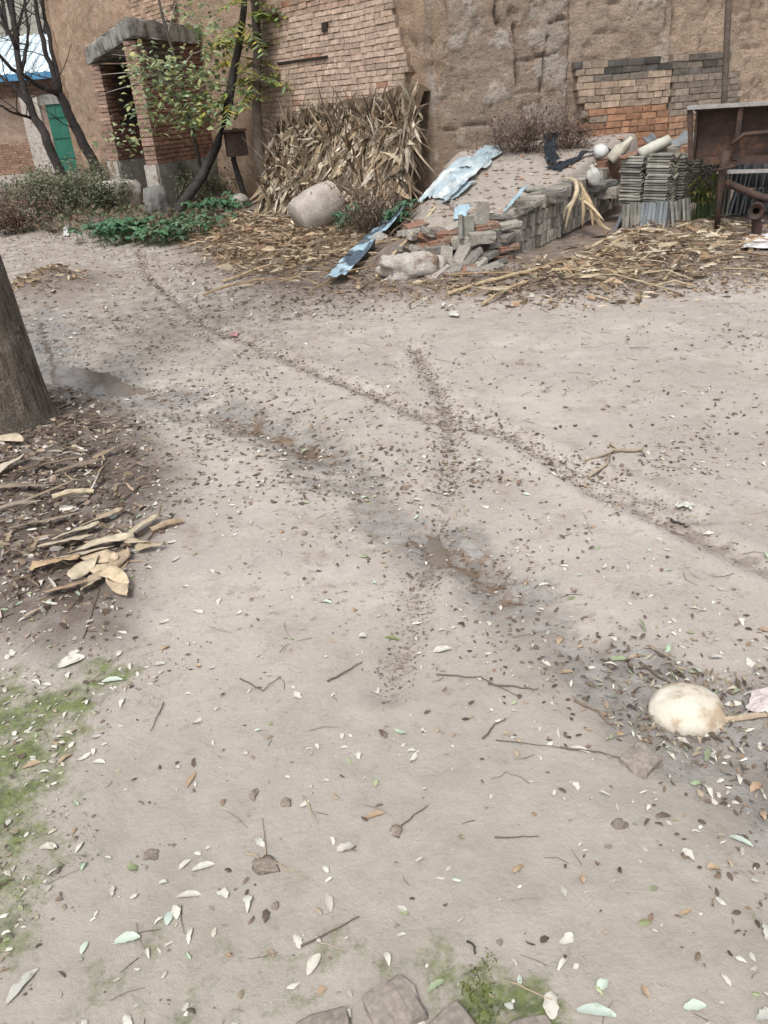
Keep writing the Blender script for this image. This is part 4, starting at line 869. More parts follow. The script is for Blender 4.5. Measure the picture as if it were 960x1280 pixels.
rub = [(550, 303, 7.86, 10, 8, -6, 1, 'orange brick lying flat in the rubble, middle front'), (560, 293, 7.98, 5, -4, 10, 1, 'broken orange brick on top of the flat orange brick'),
       (602, 297, 7.84, 12, 0, 4, 3, 'large grey brick block near the top right of the rubble'), (607, 283, 7.95, 18, 5, 0, 1, 'flat reddish brick topping the large grey block'), (580, 302, 7.88, -8, 4, 5, 3, 'grey brick block left of the large block'),
       (569, 284, 8.1, 30, 10, 12, 0, 'dark brick behind the orange pieces'), (543, 289, 8.0, 35, -14, 6, 0, 'tilted grey brick left of the broken orange brick'), (517, 298, 8.1, 55, -12, 8, 0, 'long dark brick on the left shoulder of the rubble'), (503, 313, 7.95, 62, -20, 6, 0, 'dark brick sliding down the left flank of the rubble'), (526, 313, 7.9, 48, -15, 20, 0, 'brick at the left flank beside the dark bricks'),
       (547, 313, 7.82, 0, 2, 4, 3, 'grey block under the flat orange brick'), (543, 323, 7.8, 8, 0, 0, 0, 'small grey brick below the grey block'), (530, 327, 7.66, 25, 12, 25, 1, 'brown brick perched on the lime rubble chunk'),
       (558, 325, 7.7, 75, 65, 10, 0, 'plank like brick standing steeply at the rubble front'), (577, 318, 7.75, 50, 38, 15, 0, 'tilted brick right of the standing one'), (589, 323, 7.72, 40, 30, -10, 0, 'second tilted brick right of the standing one'), (594, 334, 7.66, 36, 26, 8, 0, 'long grey brick tilted at the rubble foot'), (606, 321, 7.8, 32, 12, 0, 0, 'grey brick behind the long tilted one'),
       (546, 345, 7.5, 40, 22, 20, 0, 'long grey brick lying lowest before the rubble'), (562, 346, 7.52, -20, 8, 10, 0, 'small brick beside the lowest brick'), (535, 308, 8.0, 15, 6, 12, 1, 'brown brick half buried left of the grey block'), (590, 288, 8.05, -15, 5, 5, 0, 'brick under the dark curved tile'), (572, 331, 7.68, 15, 8, 4, 0, 'brick pressed into soil at the middle of the rubble foot'),
       (521, 285, 8.25, 25, 5, 14, 1, 'reddish brick high on the left of the rubble'), (585, 345, 7.55, 70, 5, 0, 1, 'dull red brick at the right foot of the rubble'), (612, 338, 7.6, 15, 10, 14, 0, 'grey brick at the right foot of the rubble')]
for k in range(18):
    rub.append((RNG.uniform(500, 625), RNG.uniform(285, 345), None, RNG.uniform(-60, 70), RNG.normal(0, 16), RNG.normal(0, 16), int(RNG.random() < .2), None))
EXTRA = ['dull %s brick half buried among the larger rubble bricks' % w_ for w_ in ('grey', 'reddish')]
BIG = [brick_mesh('brick', (.24, .13, .10), 'grey_brick', .009) for _ in range(2)]
for px, py, d, rz, rx, ry, kd, lab in rub:
    if d is None: p = down(px, py)+np.array([0, 0, .015]); lab = EXTRA[kd]
    else: p = np.array(spot(px, py, d)); p[2] = max(p[2], H(p[0], p[1])+.02)
    me = GBH[RNG.integers(6)] if kd == 0 else (RBH[RNG.integers(3)] if kd == 1 else BIG[RNG.integers(2)])
    tag(link('rubble_brick', me, None, p, (R(ry), R(-rx), R(rz))), lab, 'brick', lab if d is None else 'loose bricks in the rubble heap')
p = spot(510, 338, 7.55); rock('lime_chunk', 'large chunk of pale limed masonry at the rubble foot', 'masonry chunk', (p[0], p[1], H(p[0], p[1])), (.48, .3, .25), 'lime', .25, .5, 4, .2, sq=.5)
p = spot(548, 336, 7.6); rock('lime_chunk', 'smaller rounded lime lump right of the large chunk', 'masonry chunk', (p[0], p[1], H(p[0], p[1])), (.2, .18, .18), 'lime', .5, .3, 3, .1)
p = spot(476, 302, 8.5); rock('boulder', 'grey brown boulder left of the long blue plastic strip', 'stone', (p[0], p[1], H(p[0], p[1])), (.24, .2, .19), 'stone', .25, .3, 3, .2)
# slabs on the mound
def slab(label, px, py, d, size, rot, mat='concrete', cat='stone slab', name='stone_slab'):
    p = spot(px, py, d); p = np.array(p); me = brick_mesh(name, size, mat, .01); return tag(link(name, me, None, p, rot), label, cat)
slab('upright grey slab standing on top of the rubble', 603, 266, 8.2, (.14, .03, .20), (R(-14), R(12), R(20)), 'grey_brick')
slab('thin dark slab laid across the rubble top', 605, 279, 8.0, (.26, .14, .025), (R(3), R(5), R(15)), 'tile')
slab('flat grey block on the near end of the stack top', 690, 246, 8.95, (.24, .22, .10), (0, 0, R(48)), 'grey_brick')
slab('square paving slab lying on the stack beside the corn leaves', 745, 232, 10.0, (.42, .3, .06), (0, R(-4), R(40)), 'concrete')
slab('thick mossy block on the far end of the stack', 765, 240, 10.05, (.26, .24, .12), (0, 0, R(45)), 'grey_brick')
slab('small dark slab half buried on the earth mound', 667, 236, 9.2, (.22, .14, .03), (R(3), 0, R(15)), 'tile')
slab('dark brown block behind the mossy block', 757, 212, 10.5, (.32, .25, .22), (0, 0, R(35)), 'red_brick')

# ------------------------------------------------------------------ roof tiles
def tile_mesh(mat, w=.19, L=.27, th=.013, amp=.022):
    m = MB(); n = 13; V = []
    for y in (-L/2, L/2):
        for lay in (0, 1):
            for k in range(n):
                t = k/(n-1); V.append([w*(t-.5)+RNG.normal(0, .0006), y+RNG.normal(0, .001), amp*math.sin((t*1.5+.1)*2*math.pi*.8)+lay*th])
    a = lambda e, l, k: e*2*n+l*n+k; f = []
    for k in range(n-1):
        f += [(a(0, 0, k), a(1, 0, k), a(1, 0, k+1), a(0, 0, k+1)), (a(0, 1, k), a(0, 1, k+1), a(1, 1, k+1), a(1, 1, k)),
              (a(0, 0, k), a(0, 0, k+1), a(0, 1, k+1), a(0, 1, k)), (a(1, 0, k), a(1, 1, k), a(1, 1, k+1), a(1, 0, k+1))]
    f += [(a(0, 0, 0), a(0, 1, 0), a(1, 1, 0), a(1, 0, 0)), (a(0, 0, n-1), a(1, 0, n-1), a(1, 1, n-1), a(0, 1, n-1))]
    m.add(V, f); return m.mesh('roof_tile', MAT[mat])
TM = [tile_mesh('tile') for _ in range(4)]; TB = [tile_mesh('tile_blue') for _ in range(4)]
stacks = [(794, 9.95, 18, .30, .0, 'left stack of roof tiles'), (824, 9.75, 20, .27, .02, 'front corner stack of roof tiles'), (846, 10.0, 18, .27, .0, 'second wavy end stack'), (860, 10.3, 17, .30, .03, 'third wavy end stack'), (872, 10.6, 14, .36, .02, 'rearmost wavy end stack')]
for si, (px, d, n, zb_, lean, nm) in enumerate(stacks):
    c = spot(px, 230, d); rz = R(-52 if si < 2 else -50)
    for k in range(n):
        dx, dy = RNG.normal(0, .008, 2)
        o = link('roof_tile', TM[RNG.integers(4)], None, (c[0]+dx+lean*k*.08, c[1]+dy, zb_+.0285*k), (RNG.normal(0, .012), RNG.normal(0, .02)+.03, rz+R(90)+RNG.normal(0, .035)))
        tag(o, f'grey curved roof tile, {nth(n-k)} from the top of the {nm}', 'roof tile', 'roof tiles lying in stacks')
# tiles standing on edge below and behind
for k in range(17):
    px = 785+k*4.6; d = 9.55 if px < 838 else 9.55+(px-838)*.012; p = spot(px, 262, d); z = H(p[0], p[1])
    o = link('roof_tile', (TB if 5 <= k <= 11 else TM)[RNG.integers(4)], None, (p[0], p[1], z+.135), (R(90)+RNG.normal(0, .05)-.1, R(0)+.12+RNG.normal(0, .05), R(30 if k < 12 else 62)+RNG.normal(0, .06)))
    tag(o, f'roof tile standing upright under the stacks, {nth(k+1)} from the left', 'roof tile', 'roof tiles standing under the stacks')
for r_ in range(2):
    for k in range(20):
        px = 876+k*5.6+RNG.normal(0, 1); d = 10.35+.015*k+.3*r_; p = spot(px, 240, d); z = H(p[0], p[1])
        o = link('roof_tile', (TM if k < 7 else TB)[RNG.integers(4)], None, (p[0], p[1], z+.13+.25*r_), (R(90)+RNG.normal(0, .06)+.1, RNG.normal(.12, .06), R(75)+RNG.normal(0, .15)))
        tag(o, f'upright tile behind the rusty cart, {nth(k+1)} from left in the {"lower" if r_ == 0 else "upper"} row', 'roof tile', 'roof tiles standing behind the cart')
for i, (px, py, d, rot, lab) in enumerate(((853, 176, 10.4, (R(8), R(-20), R(12)), 'large blue grey tile lying tilted on top of the tile stacks'), (813, 176, 10.6, (R(40), R(-25), R(15)), 'small bluish tile shard standing behind the pale tube'), (722, 272, 9.6, (0, 0, 0), ''))):
    if not lab: continue
    tag(link('tile_shard', TB[i], None, spot(px, py, d), rot, (1.4, 1.1, 1) if i == 0 else (.6, .5, 1)), lab, 'roof tile')
p = spot(581, 285, 7.85); tag(link('tile_shard', TM[1], None, p, (R(70), R(10), R(20)), (.8, .8, 1.2)), 'dark curved tile propped among the rubble bricks', 'roof tile')
p = spot(779, 277, 9.7); tag(link('tile_shard', TB[2], None, p, (R(90), R(25), R(10)), (.8, 1.1, 1)), 'bluish tile leaning against the left foot of the tile stacks', 'roof tile')
# pieces on the tile stacks and mound
m = MB(); m.tube([[-.17, 0, 0], [.0, 0, .003], [.17, 0, 0]], [.06, .062, .058], 16, (.50, .49, .42)); p = spot(818, 184, 10.0)
tag(m.build('pale_tube', MAT['tint'], None, True, p, (0, R(-20), R(5))), 'short thick pale tube lying on the tile stacks', 'tube')
slab('cream block tucked under the pale tube', 830, 190, 10.25, (.26, .2, .12), (0, R(-5), R(10)), 'stone', 'block', 'cream_block')
slab('thin reddish tile strip left of the pale tube', 790, 193, 10.0, (.30, .12, .02), (0, R(-10), R(15)), 'red_brick', 'tile', 'flat_tile')

def blob(name, label, cat, prof, p, rot, col, mat='plastic', n=20, wob=.04, parts=None):
    m = MB(); V = []
    for z, r_ in prof:
        for k in range(n):
            a = 2*math.pi*k/n; q = r_*(1+wob*math.sin(3*a+z*40)+RNG.normal(0, wob*.3)); V.append([q*math.cos(a), q*math.sin(a), z])
    L = len(prof); f = [(i*n+k, i*n+(k+1) % n, (i+1)*n+(k+1) % n, (i+1)*n+k) for i in range(L-1) for k in range(n)]+[tuple(range(n-1, -1, -1)), tuple((L-1)*n+k for k in range(n))]
    m.add(V, f, col); return tag(m.build(name, MAT[mat], None, True, p, rot), label, cat)
jug = [(0, .05), (.015, .07), (.07, .075), (.13, .07), (.165, .045), (.18, .024), (.21, .022), (.215, .015)]
p = spot(744, 230, 9.75); blob('plastic_jug', 'white crumpled plastic jug lying on the earth mound', 'jug', jug, p, (R(14), R(-18), 0), (.58, .57, .53), wob=.16)
p = spot(751, 188, 10.4); blob('plastic_tub', 'round white plastic tub half wrapped in black plastic', 'tub', [(0, .04), (.02, .075), (.07, .088), (.12, .075), (.145, .04)], (p[0], p[1], p[2]-.08), (R(-15), 0, 0), (.62, .63, .61), wob=.12)
p = spot(764, 198, 10.3); blob('plastic_bottle', 'flattened cream plastic bottle leaning beside the tile stack', 'bottle', [(0, .05), (.02, .07), (.15, .07), (.22, .05), (.27, .03), (.32, .028)], (p[0], p[1], p[2]-.03), (R(10), R(42), 0), (.50, .47, .38), wob=.2)
p = spot(650, 200, 10.2); 
def sheet(name, label, cat, corners, nu, nv, amp, col, mat='plastic', sc=5, thick=.004, col2=None, follow=1, lift=.02, ribs=0, ragged=0):
    c = [np.array(q, float) for q in corners]; m = MB(); V = []; CC = []; sd_ = RNG.uniform(0, 30)
    for i in range(nu):
        for j in range(nv):
            a, b = i/(nu-1), j/(nv-1); p = (c[0]*(1-a)+c[1]*a)*(1-b)+(c[3]*(1-a)+c[2]*a)*b
            z = amp*float(fbm(p[0]*1.0, p[1], sd_, sc, 4)); z += amp*.6*abs(float(fbm(p[0]+9, p[1], sd_+3, sc*.7, 2)))
            if ribs: z += .018*math.sin(a*ribs*2*math.pi)
            if follow is not None: z0 = H(p[0], p[1]); p = np.array([p[0], p[1], max(p[2], z0+lift)])
            if ragged: e = ragged*float(fbm(a*3, b*3, sd_, 2.2, 3))*(1 if min(a, b, 1-a, 1-b) < .01 else .3); p = p+np.array([e, e*.6, 0])
            V.append([p[0], p[1], p[2]+abs(z)]); t = float(fbm(p[0], p[1], sd_+7, 3, 3)); cc = np.array(col) if not col2 else (np.array(col) if t < (.27 if 'bag' in name else .08) else np.array(col2)); CC.append(cc)
    m.add(V, [(i*nv+j, (i+1)*nv+j, (i+1)*nv+j+1, i*nv+j+1) for i in range(nu-1) for j in range(nv-1)], np.array(CC))
    o = m.build(name, MAT[mat], None, False); md = o.modifiers.new('thickness', 'SOLIDIFY'); md.thickness = thick
    ctr = np.mean(c, 0); o.data.transform(Matrix.Translation(-Vector(ctr))); o.location = ctr
    return tag(o, label, cat)
def dz(px, py, up=.02): p = down(px, py); return np.array([p[0], p[1], p[2]+up])
BL = (.39, .475, .51)
sheet('plastic_sheet', 'large pale blue plastic sheet sliding down the mound by the worn wall', 'plastic sheet', [dz(522, 258, .03), dz(562, 258, .04), dz(612, 200, .05), dz(570, 205, .05)], 22, 30, .05, BL, col2=(.54, .585, .59), ragged=.10, ribs=7)
sheet('plastic_sheet', 'pale blue sheet corner spread highest on the mound below the wall', 'plastic sheet', [dz(575, 214, .05), dz(605, 216, .04), dz(632, 187, .04), dz(606, 189, .05)], 16, 18, .04, BL, col2=(.50, .56, .56), ragged=.08, ribs=5)
sheet('plastic_sheet', 'torn narrow blue sheet strip right of the large blue sheet', 'plastic sheet', [dz(552, 258, .03), dz(568, 252, .03), dz(595, 232, .04), dz(580, 233, .04)], 12, 16, .03, BL, ragged=.08)
sheet('plastic_strip', 'long folded blue and black plastic strip running down to the lane', 'plastic strip', [dz(408, 362, .05), dz(432, 356, .07), dz(512, 274, .16), dz(492, 276, .14)], 8, 44, .05, (.42, .58, .66), col2=(.09, .13, .17), sc=4, ribs=1.5, lift=.075)
sheet('plastic_scrap', 'small blue plastic scrap among the rubble bricks', 'plastic scrap', [dz(566, 282, .05), dz(582, 280, .06), dz(590, 268, .10), dz(572, 268, .08)], 10, 10, .07, (.34, .47, .54), ragged=.05)
sheet('plastic_scrap', 'blue grey plastic scrap sticking out above the stack corner', 'plastic scrap', [dz(628, 270, .03), dz(634, 268, .04), dz(660, 248, .12), dz(650, 250, .10)], 8, 12, .02, (.30, .42, .47), ragged=.03)
sheet('black_plastic', 'crumpled black plastic sheet trailing across the mound top', 'plastic sheet', [dz(684, 213, .03), dz(700, 216, .02), dz(770, 203, .03), dz(760, 196, .06)], 12, 44, .09, (.022, .028, .034), 'black_plastic', 6, ragged=.12)
sheet('black_plastic', 'bunched black plastic lump at the left end of the black sheet', 'plastic sheet', [dz(680, 208, .02), dz(698, 210, .05), dz(692, 186, .16), dz(680, 188, .14)], 12, 14, .10, (.022, .028, .034), 'black_plastic', 7, ragged=.1)
sheet('plastic_bag', 'white plastic bag with red print lying on straw below the cart', 'plastic bag', [dz(925, 314, .01), dz(985, 318, .02), dz(985, 300, .08), dz(935, 303, .06)], 20, 16, .07, (.66, .64, .64), col2=(.62, .16, .17), sc=5, ragged=.05)
sheet('plastic_bag', 'pinkish torn plastic bag beside the white stone ball', 'plastic bag', [dz(928, 902, .004), dz(985, 905, .005), dz(990, 868, .02), dz(935, 870, .012)], 22, 20, .022, (.62, .54, .52), col2=(.52, .42, .40), sc=26, ragged=.05, thick=.001)
sheet('paper_scrap', 'crumpled whitish paper scrap on the lane right of the forked twig', 'paper scrap', [dz(842, 640, .004), dz(866, 644, .004), dz(864, 634, .008), dz(846, 633, .008)], 10, 8, .012, (.62, .62, .56), sc=20, ragged=.03, thick=.001)

sheet('paper_scrap', 'white plastic scrap at the foot of the shrubs by the lane', 'plastic scrap', [dz(79, 296, .0), dz(87, 297, .01), dz(86, 288, .08), dz(81, 287, .09)], 8, 8, .03, (.66, .66, .63), sc=9, ragged=.03)
sheet('plastic_scrap', 'small faded red scrap pressed into the far tyre track', 'plastic scrap', [dz(288, 423, .004), dz(297, 424, .004), dz(298, 420, .008), dz(289, 419, .008)], 8, 8, .012, (.40, .22, .21), sc=18, ragged=.03, thick=.001)
sheet('paper_scrap', 'white scrap at the lane edge before the rubble heap', 'paper scrap', [dz(561, 398, .004), dz(573, 399, .004), dz(572, 393, .012), dz(562, 392, .01)], 8, 8, .012, (.62, .60, .55), sc=14, ragged=.03, thick=.001)

# dried corn leaves over the stack
cl = empty('corn_leaves', spot(738, 262, 9.35)); tag(cl, 'bunch of dried corn leaves hanging over the brick stack', 'corn leaves'); b0 = np.array(cl.location)
def hang(pts, w, col):
    m = MB(); P = np.array([spot(*a) for a in pts])-b0; tt = np.linspace(0, len(P)-1, 4*len(P)); q = np.stack([np.interp(tt, range(len(P)), P[:, k]) for k in range(3)], 1)
    for _ in range(2): q[1:-1] = (q[:-2]+q[1:-1]*2+q[2:])/4
    ww = w*np.sin(np.linspace(.25, 3.05, len(q)))**.7*.5; m.strip(q, ww, np.array([1., .3, .2]), .5, col); o = m.build('leaf', MAT['dry'], cl, True); md = o.modifiers.new('thickness', 'SOLIDIFY'); md.thickness = .003
hang([(704, 222, 9.6), (720, 224, 9.4), (722, 240, 9.2), (712, 262, 9.1), (706, 288, 9.1)], .05, (.50, .41, .28))
hang([(722, 230, 9.4), (718, 252, 9.15), (706, 262, 9.1), (704, 276, 9.1)], .05, (.56, .47, .33))
hang([(725, 228, 9.4), (735, 250, 9.2), (742, 268, 9.1), (752, 282, 9.1), (764, 288, 9.0)], .06, (.44, .34, .21))
hang([(728, 238, 9.3), (730, 262, 9.1), (728, 284, 9.1)], .045, (.33, .25, .15)); hang([(720, 246, 9.3), (738, 256, 9.1), (755, 276, 9.0)], .04, (.52, .42, .27)); hang([(732, 240, 9.3), (740, 258, 9.1), (741, 284, 9.05)], .05, (.40, .30, .18))

# ------------------------------------------------------------------ metal pole and cart
pl = empty('metal_pole', gb(903, 10.7)); tag(pl, 'thin dark upright metal pole behind the rusty cart', 'pole')
m = MB(); q = [np.zeros(3)]+[np.array(spot(*a))-np.array(pl.location) for a in ((905, 130, 10.7), (911, 0, 10.7), (914, -70, 10.7))]; m.tube(q, [.035, .034, .034, .034], 10); m.build('shaft', MAT['post'], pl, True)
ct = empty('farm_cart', gb(950, 9.4)); tag(ct, 'rusty iron farm cart box propped on a thin leg at the right edge', 'cart'); b0 = np.array(ct.location)
ca = np.array(spot(860, 133, 9.5)); cu = np.array([.88, -.475, 0]); cn = np.array([.475, .88, 0]); crot = np.array([cu, cn, [0, 0, 1]]).T; cz = 1.27
def cbox(name, u, v, z, su_, sv_, sz_, mat='iron', rot=None, jit=.003, parent=None):
    m = MB(); c = np.array([ca[0], ca[1], 0])+cu*u+cn*v+np.array([0, 0, z])-b0; m.box(c, (su_, sv_, sz_), crot @ np.array(rot) if rot is not None else crot, jit=jit)
    o = m.build(name, MAT[mat], parent or ct); return o
CL = 2.2
cbox('top_rail', CL/2, .0, cz, CL, .10, .035, 'rail'); cbox('bed_panel', CL/2+.02, .5, cz-.03, CL-.08, .9, .02)
cbox('side_panel', CL/2+.06, .16, cz-.26, CL-.1, .02, .46)
cbox('lower_beam', CL/2+.1, .03, cz-.50, CL-.2, .09, .07); cbox('lower_flange', CL/2+.2, -.03, cz-.60, CL-.3, .10, .025, 'rail')
cbox('end_panel', .09, .5, cz-.26, .02, .9, .46)
for u, ti in ((.02, -.12), (.50, .0), (.86, 0), (1.4, 0), (1.95, 0)):
    cbox('strut', u+.03*(ti != 0), .0, cz-.25, .045, .05, .48, rot=Matrix.Rotation(ti, 3, 'Y'))
def cart_bar(name, pts, r_, mat='iron', n=8):
    m = MB(); m.tube([np.array(spot(*a))-b0 for a in pts], r_, n); return m.build(name, MAT[mat], ct, True)
cart_bar('brace', [(914, 181, 9.35), (930, 168, 9.38), (962, 165, 9.45), (1000, 162, 9.5)], .022)
lg = cart_bar('prop_leg', [(908, 188, 9.3), (903, 215, 9.3), (899, 250, 9.3), (896, 286, 9.3)], [.05, .045, .03, .03]); lg.data.transform(Matrix.Identity(4))
cart_bar('chain', [(893, 213, 9.25), (905, 211, 9.22), (920, 207, 9.25)], .012)
cart_bar('drawbar', [(910, 229, 9.2), (930, 238, 9.0), (950, 246, 8.9), (985, 254, 8.8)], .038)
m = MB(); hc = np.array(spot(945, 264, 8.75))-b0; n = 20; V = []; ax_ = np.array([-.5, -.86, 0]); s_ = np.cross(ax_, [0, 0, 1.])
for dpt, r_ in ((0, .032), (0.0, .066), (.03, .07), (-.22, .07), (-.22, .03)):
    for k in range(n): a = 2*math.pi*k/n; V.append(hc+ax_*dpt+(s_*math.cos(a)+np.array([0, 0, 1.])*math.sin(a))*r_)
V2 = [hc-ax_*.12+(s_*math.cos(2*math.pi*k/n)+np.array([0, 0, 1.])*math.sin(2*math.pi*k/n))*.031 for k in range(n)]
f = [(i*n+k, i*n+(k+1) % n, (i+1)*n+(k+1) % n, (i+1)*n+k) for i in (1, 2, 3) for k in range(n)]+[(2*n+k, 2*n+(k+1) % n, 0*n+(k+1) % n, k) for k in range(n)]+[(k, (k+1) % n, 5*n+(k+1) % n, 5*n+k) for k in range(n)]+[tuple(5*n+k for k in range(n))]
m.add(np.array(V+V2), f); m.build('axle_hub', MAT['iron'], ct)
cart_bar('axle_post', [(945, 266, 8.85), (946, 285, 8.85), (945, 305, 8.85)], .05)
slab('dull red brick under the cart axle post', 948, 300, 8.8, (.24, .16, .09), (0, 0, R(15)), 'red_brick', 'brick', 'prop_brick')

# ------------------------------------------------------------------ big trunk at the left
tb = down(22, 540); bt = empty('large_tree', (-2.135, 4.44, H(-2.0, 4.44)-.06)); tag(bt, 'thick bare brown tree trunk at the left picture edge behind the mulch', 'tree')
V = []; n = 48; zs = np.concatenate([np.linspace(0, 1.6, 60), np.linspace(1.7, 4, 12)]); MAT['trunk'] = None
t = NT('furrowed_bark'); mp = t.n('ShaderNodeMapping'); mp.inputs['Scale'].default_value = (1, 1, .16); t.t.links.new(t.obj(), mp.inputs[0])
nv = t.noise(26, 6, .7, mp.outputs[0]); col = t.mix(t.ramp(nv, .35, .65), (.062, .051, .042), (.245, .20, .16)); col = t.mix(t.ramp(t.noise(6, 7, .75), .52, .62), col, (.27, .235, .20)); col = t.mix(t.ramp(t.noise(3, 4), .56, .66, 0, .7), col, (.06, .05, .042)); t.bump(t.math('ADD', nv, t.math('MULTIPLY', t.noise(60, 5), .4)), 1., .06); MAT['trunk'] = t.out(col, .95)
for z in zs:
    r_ = .25-.03*min(z, 1.6)/1.6-.02*max(0, z-1.6)+.025*math.exp(-z/.12); cx = -.05*z; cy = .05*z
    for k in range(n):
        a = 2*math.pi*k/n; rr = r_*(1+.05*float(fbm(math.cos(a)*1.2, math.sin(a)*1.2, z*.5, 1.5, 3))+.035*float(fbm(math.cos(a)*3, math.sin(a)*3, z*.5, 4, 3))+.05*math.exp(-z/.1)*math.sin(5*a)+.025*abs(math.sin(9*a+2*float(fbm(a, z, 3, 1.5, 2)))))
        V.append([cx+rr*math.cos(a), cy+rr*math.sin(a), z])
m = MB(); nz = len(zs); m.add(V, [(i*n+k, i*n+(k+1) % n, (i+1)*n+(k+1) % n, (i+1)*n+k) for i in range(nz-1) for k in range(n)]); m.build('trunk', MAT['trunk'], bt, True)
m = MB()
for a in range(4): branch(m, np.array([-.2+.02*a, .2, 3.95]), np.array([math.cos(a*1.6+.5)*.7, math.sin(a*1.6+.5)*.7, .8]), 2.2, .11, 2, .15, 3, .1)
m.build('limbs', MAT['trunk'], bt)

# ------------------------------------------------------------------ foreground stones
sb = down(857, 900)
MAT['ball'] = simple('chalky_stone', (.60, .555, .47), (.52, .465, .37), 9, .8, .35, .004, rand=0, fine=50, speck=.08, c=(.38, .30, .21), csc=11, ca=.50, cb=.60)
rock('stone_ball', 'cream white worn stone ball half sunk in wet leaf litter', 'stone ball', (sb[0]+.012, sb[1]+.025, H(sb[0], sb[1])), (.215, .20, .15), 'ball', 0, .13, 5, .53)
def paver(label, px, py, size, rz, mat='stone', tilt=(0, 0), group=None, up=.3):
    p = down(px, py); me = brick_mesh('paving_brick', size, mat, .006); return tag(link('paving_brick', me, None, (p[0], p[1], H(p[0], p[1])+size[2]*(up-.5)+size[2]*.5-size[2]*.35), (tilt[0], tilt[1], R(rz))), label, 'brick', group)
MAT['paver'] = simple('worn_brown_brick', (.27, .235, .20), (.20, .17, .145), 12, .8, .5, .005, rand=.1, fine=70)
paver('square broken brick half sunk left below the stone ball', 800, 956, (.085, .08, .06), 38, 'paver', (.05, -.04))
paver('square brown paving brick at the bottom edge, largest of the sunk bricks', 493, 1264, (.098, .095, .05), 28, 'paver', (.02, .02))
paver('rounded brown brick at the bottom edge right of the square one', 567, 1294, (.08, .07, .05), 35, 'paver', (.03, 0))
paver('brick corner barely showing at the bottom edge left of the square one', 408, 1302, (.1, .08, .04), 15, 'paver')
paver('brick corner barely showing at the bottom edge right of the others', 664, 1306, (.09, .07, .04), 10, 'paver')

# clods, twigs
def clod(label, px, py, s, flat=.5, col=None):
    p = down(px, py); rock('mud_clod', label, 'clod', (p[0], p[1], H(p[0], p[1])), (s*.75, s*.6, s*flat*.8), MAT['clod'], RNG.uniform(0, 3), .9, 3, .35, 'mud clods on the lane')
MAT['clod'] = simple('dark_mud', (.30, .25, .205), (.19, .155, .125), 30, .9, .8, .01, rand=.1, fine=90)
for a in (('flat dark mud clod pierced by dry straws in the foreground', 335, 1088, .075, .35), ('round mud clod with a small leaf beneath in the foreground', 495, 1042, .045, .45), ('black pebble like clod at the middle of the lane', 380, 668, .035, .7), ('crumbled mud clod pair left, in the foreground', 318, 998, .045, .4), ('dark elongated clod right of the crumbled pair', 358, 1005, .04, .35),
          ('low mud clod nearest the left moss', 190, 1070, .05, .35), ('small clod beside a white leaf, lower left', 345, 1138, .025, .5), ('dark clod on the lane below the brick rubble', 650, 455, .06, .5), ('small dark clod right of the upper tyre track', 487, 432, .05, .6), ('dark grey stained lump left of the sunk brick', 775, 1030, .05, .12), ('little clod beneath the stone ball brick', 760, 1062, .02, .5), ('small clod beside the moss strip at the bottom', 625, 1180, .02, .5)):
    clod(*a)
def twig(label, pts, r=.0025, col=(.13, .10, .08), br_=None):
    P = [down(*a) for a in pts]; c0 = np.mean(P, 0); c0[2] = H(c0[0], c0[1]); m = MB()
    Q = [np.array([p[0], p[1], H(p[0], p[1])+r+.004])-c0 for p in P]; tt = np.linspace(0, len(Q)-1, 6*(len(Q)-1)+1); q = np.stack([np.interp(tt, range(len(Q)), np.array(Q)[:, k]) for k in range(3)], 1); q += RNG.normal(0, r*.6, q.shape); q[:, 2] = [max(z_, H(x_+c0[0], y_+c0[1])-c0[2]+r*.5) for x_, y_, z_ in q]
    m.tube(q, np.linspace(r, r*.5, len(q)), 5, col)
    if br_:
        for b in br_: B = [np.array([*down(*a)[:2], 0]) for a in b]; B = [np.array([p[0], p[1], H(p[0], p[1])+r+.003])-c0 for p in B]; m.tube(B, [r*.8]*len(B), 5, col)
    return tag(m.build('twig', MAT['tint'], None, True, c0), label, 'twig', 'twigs lying on the lane')
twig('pale forked twig lying right of the tyre tracks', [(803, 567), (775, 566), (730, 582)], .009, (.33, .27, .2), [[(775, 566), (762, 558), (760, 562)], [(762, 570), (758, 585), (735, 600)]])
twig('long straw stuck over the flat mud clod', [(308, 1072), (345, 1085), (385, 1106)], .0022, (.36, .29, .19)); twig('upright straw rising from the flat mud clod', [(335, 1080), (328, 1028)], .002, (.36, .29, .2))
twig('thin dark twig pointing to the round mud clod', [(500, 1035), (535, 1010)], .002); twig('dark twig in the lower foreground left of centre', [(378, 1188), (450, 1150)], .0024); twig('pale straw below the dark foreground twig', [(400, 1182), (436, 1196)], .0018, (.38, .32, .24))
twig('curved dark twig right of the pale leaves at middle', [(610, 860), (640, 862), (672, 868)], .003); twig('long thin twig left of the middle tyre print', [(410, 855), (440, 838), (455, 832)], .003); twig('hooked twig right of the small green leaf', [(604, 925), (618, 910), (632, 902)], .0028); twig('slanting dry straw left of centre', [(380, 998), (398, 1035)], .0022, (.35, .3, .2))
twig('bent twig beside the sunk square brick', [(700, 940), (740, 942), (790, 958)], .0025); twig('thin twig above the stone ball', [(800, 830), (850, 870), (900, 900)], .004); twig('twig across the litter left of the stone ball', [(720, 880), (745, 895), (770, 915)], .004, (.2, .14, .1)); twig('short black twig in the moss at the bottom', [(587, 1180), (595, 1198)], .003, (.05, .04, .035)); twig('straw beside the moss at the bottom right', [(638, 1234), (690, 1254)], .0022, (.38, .3, .2))
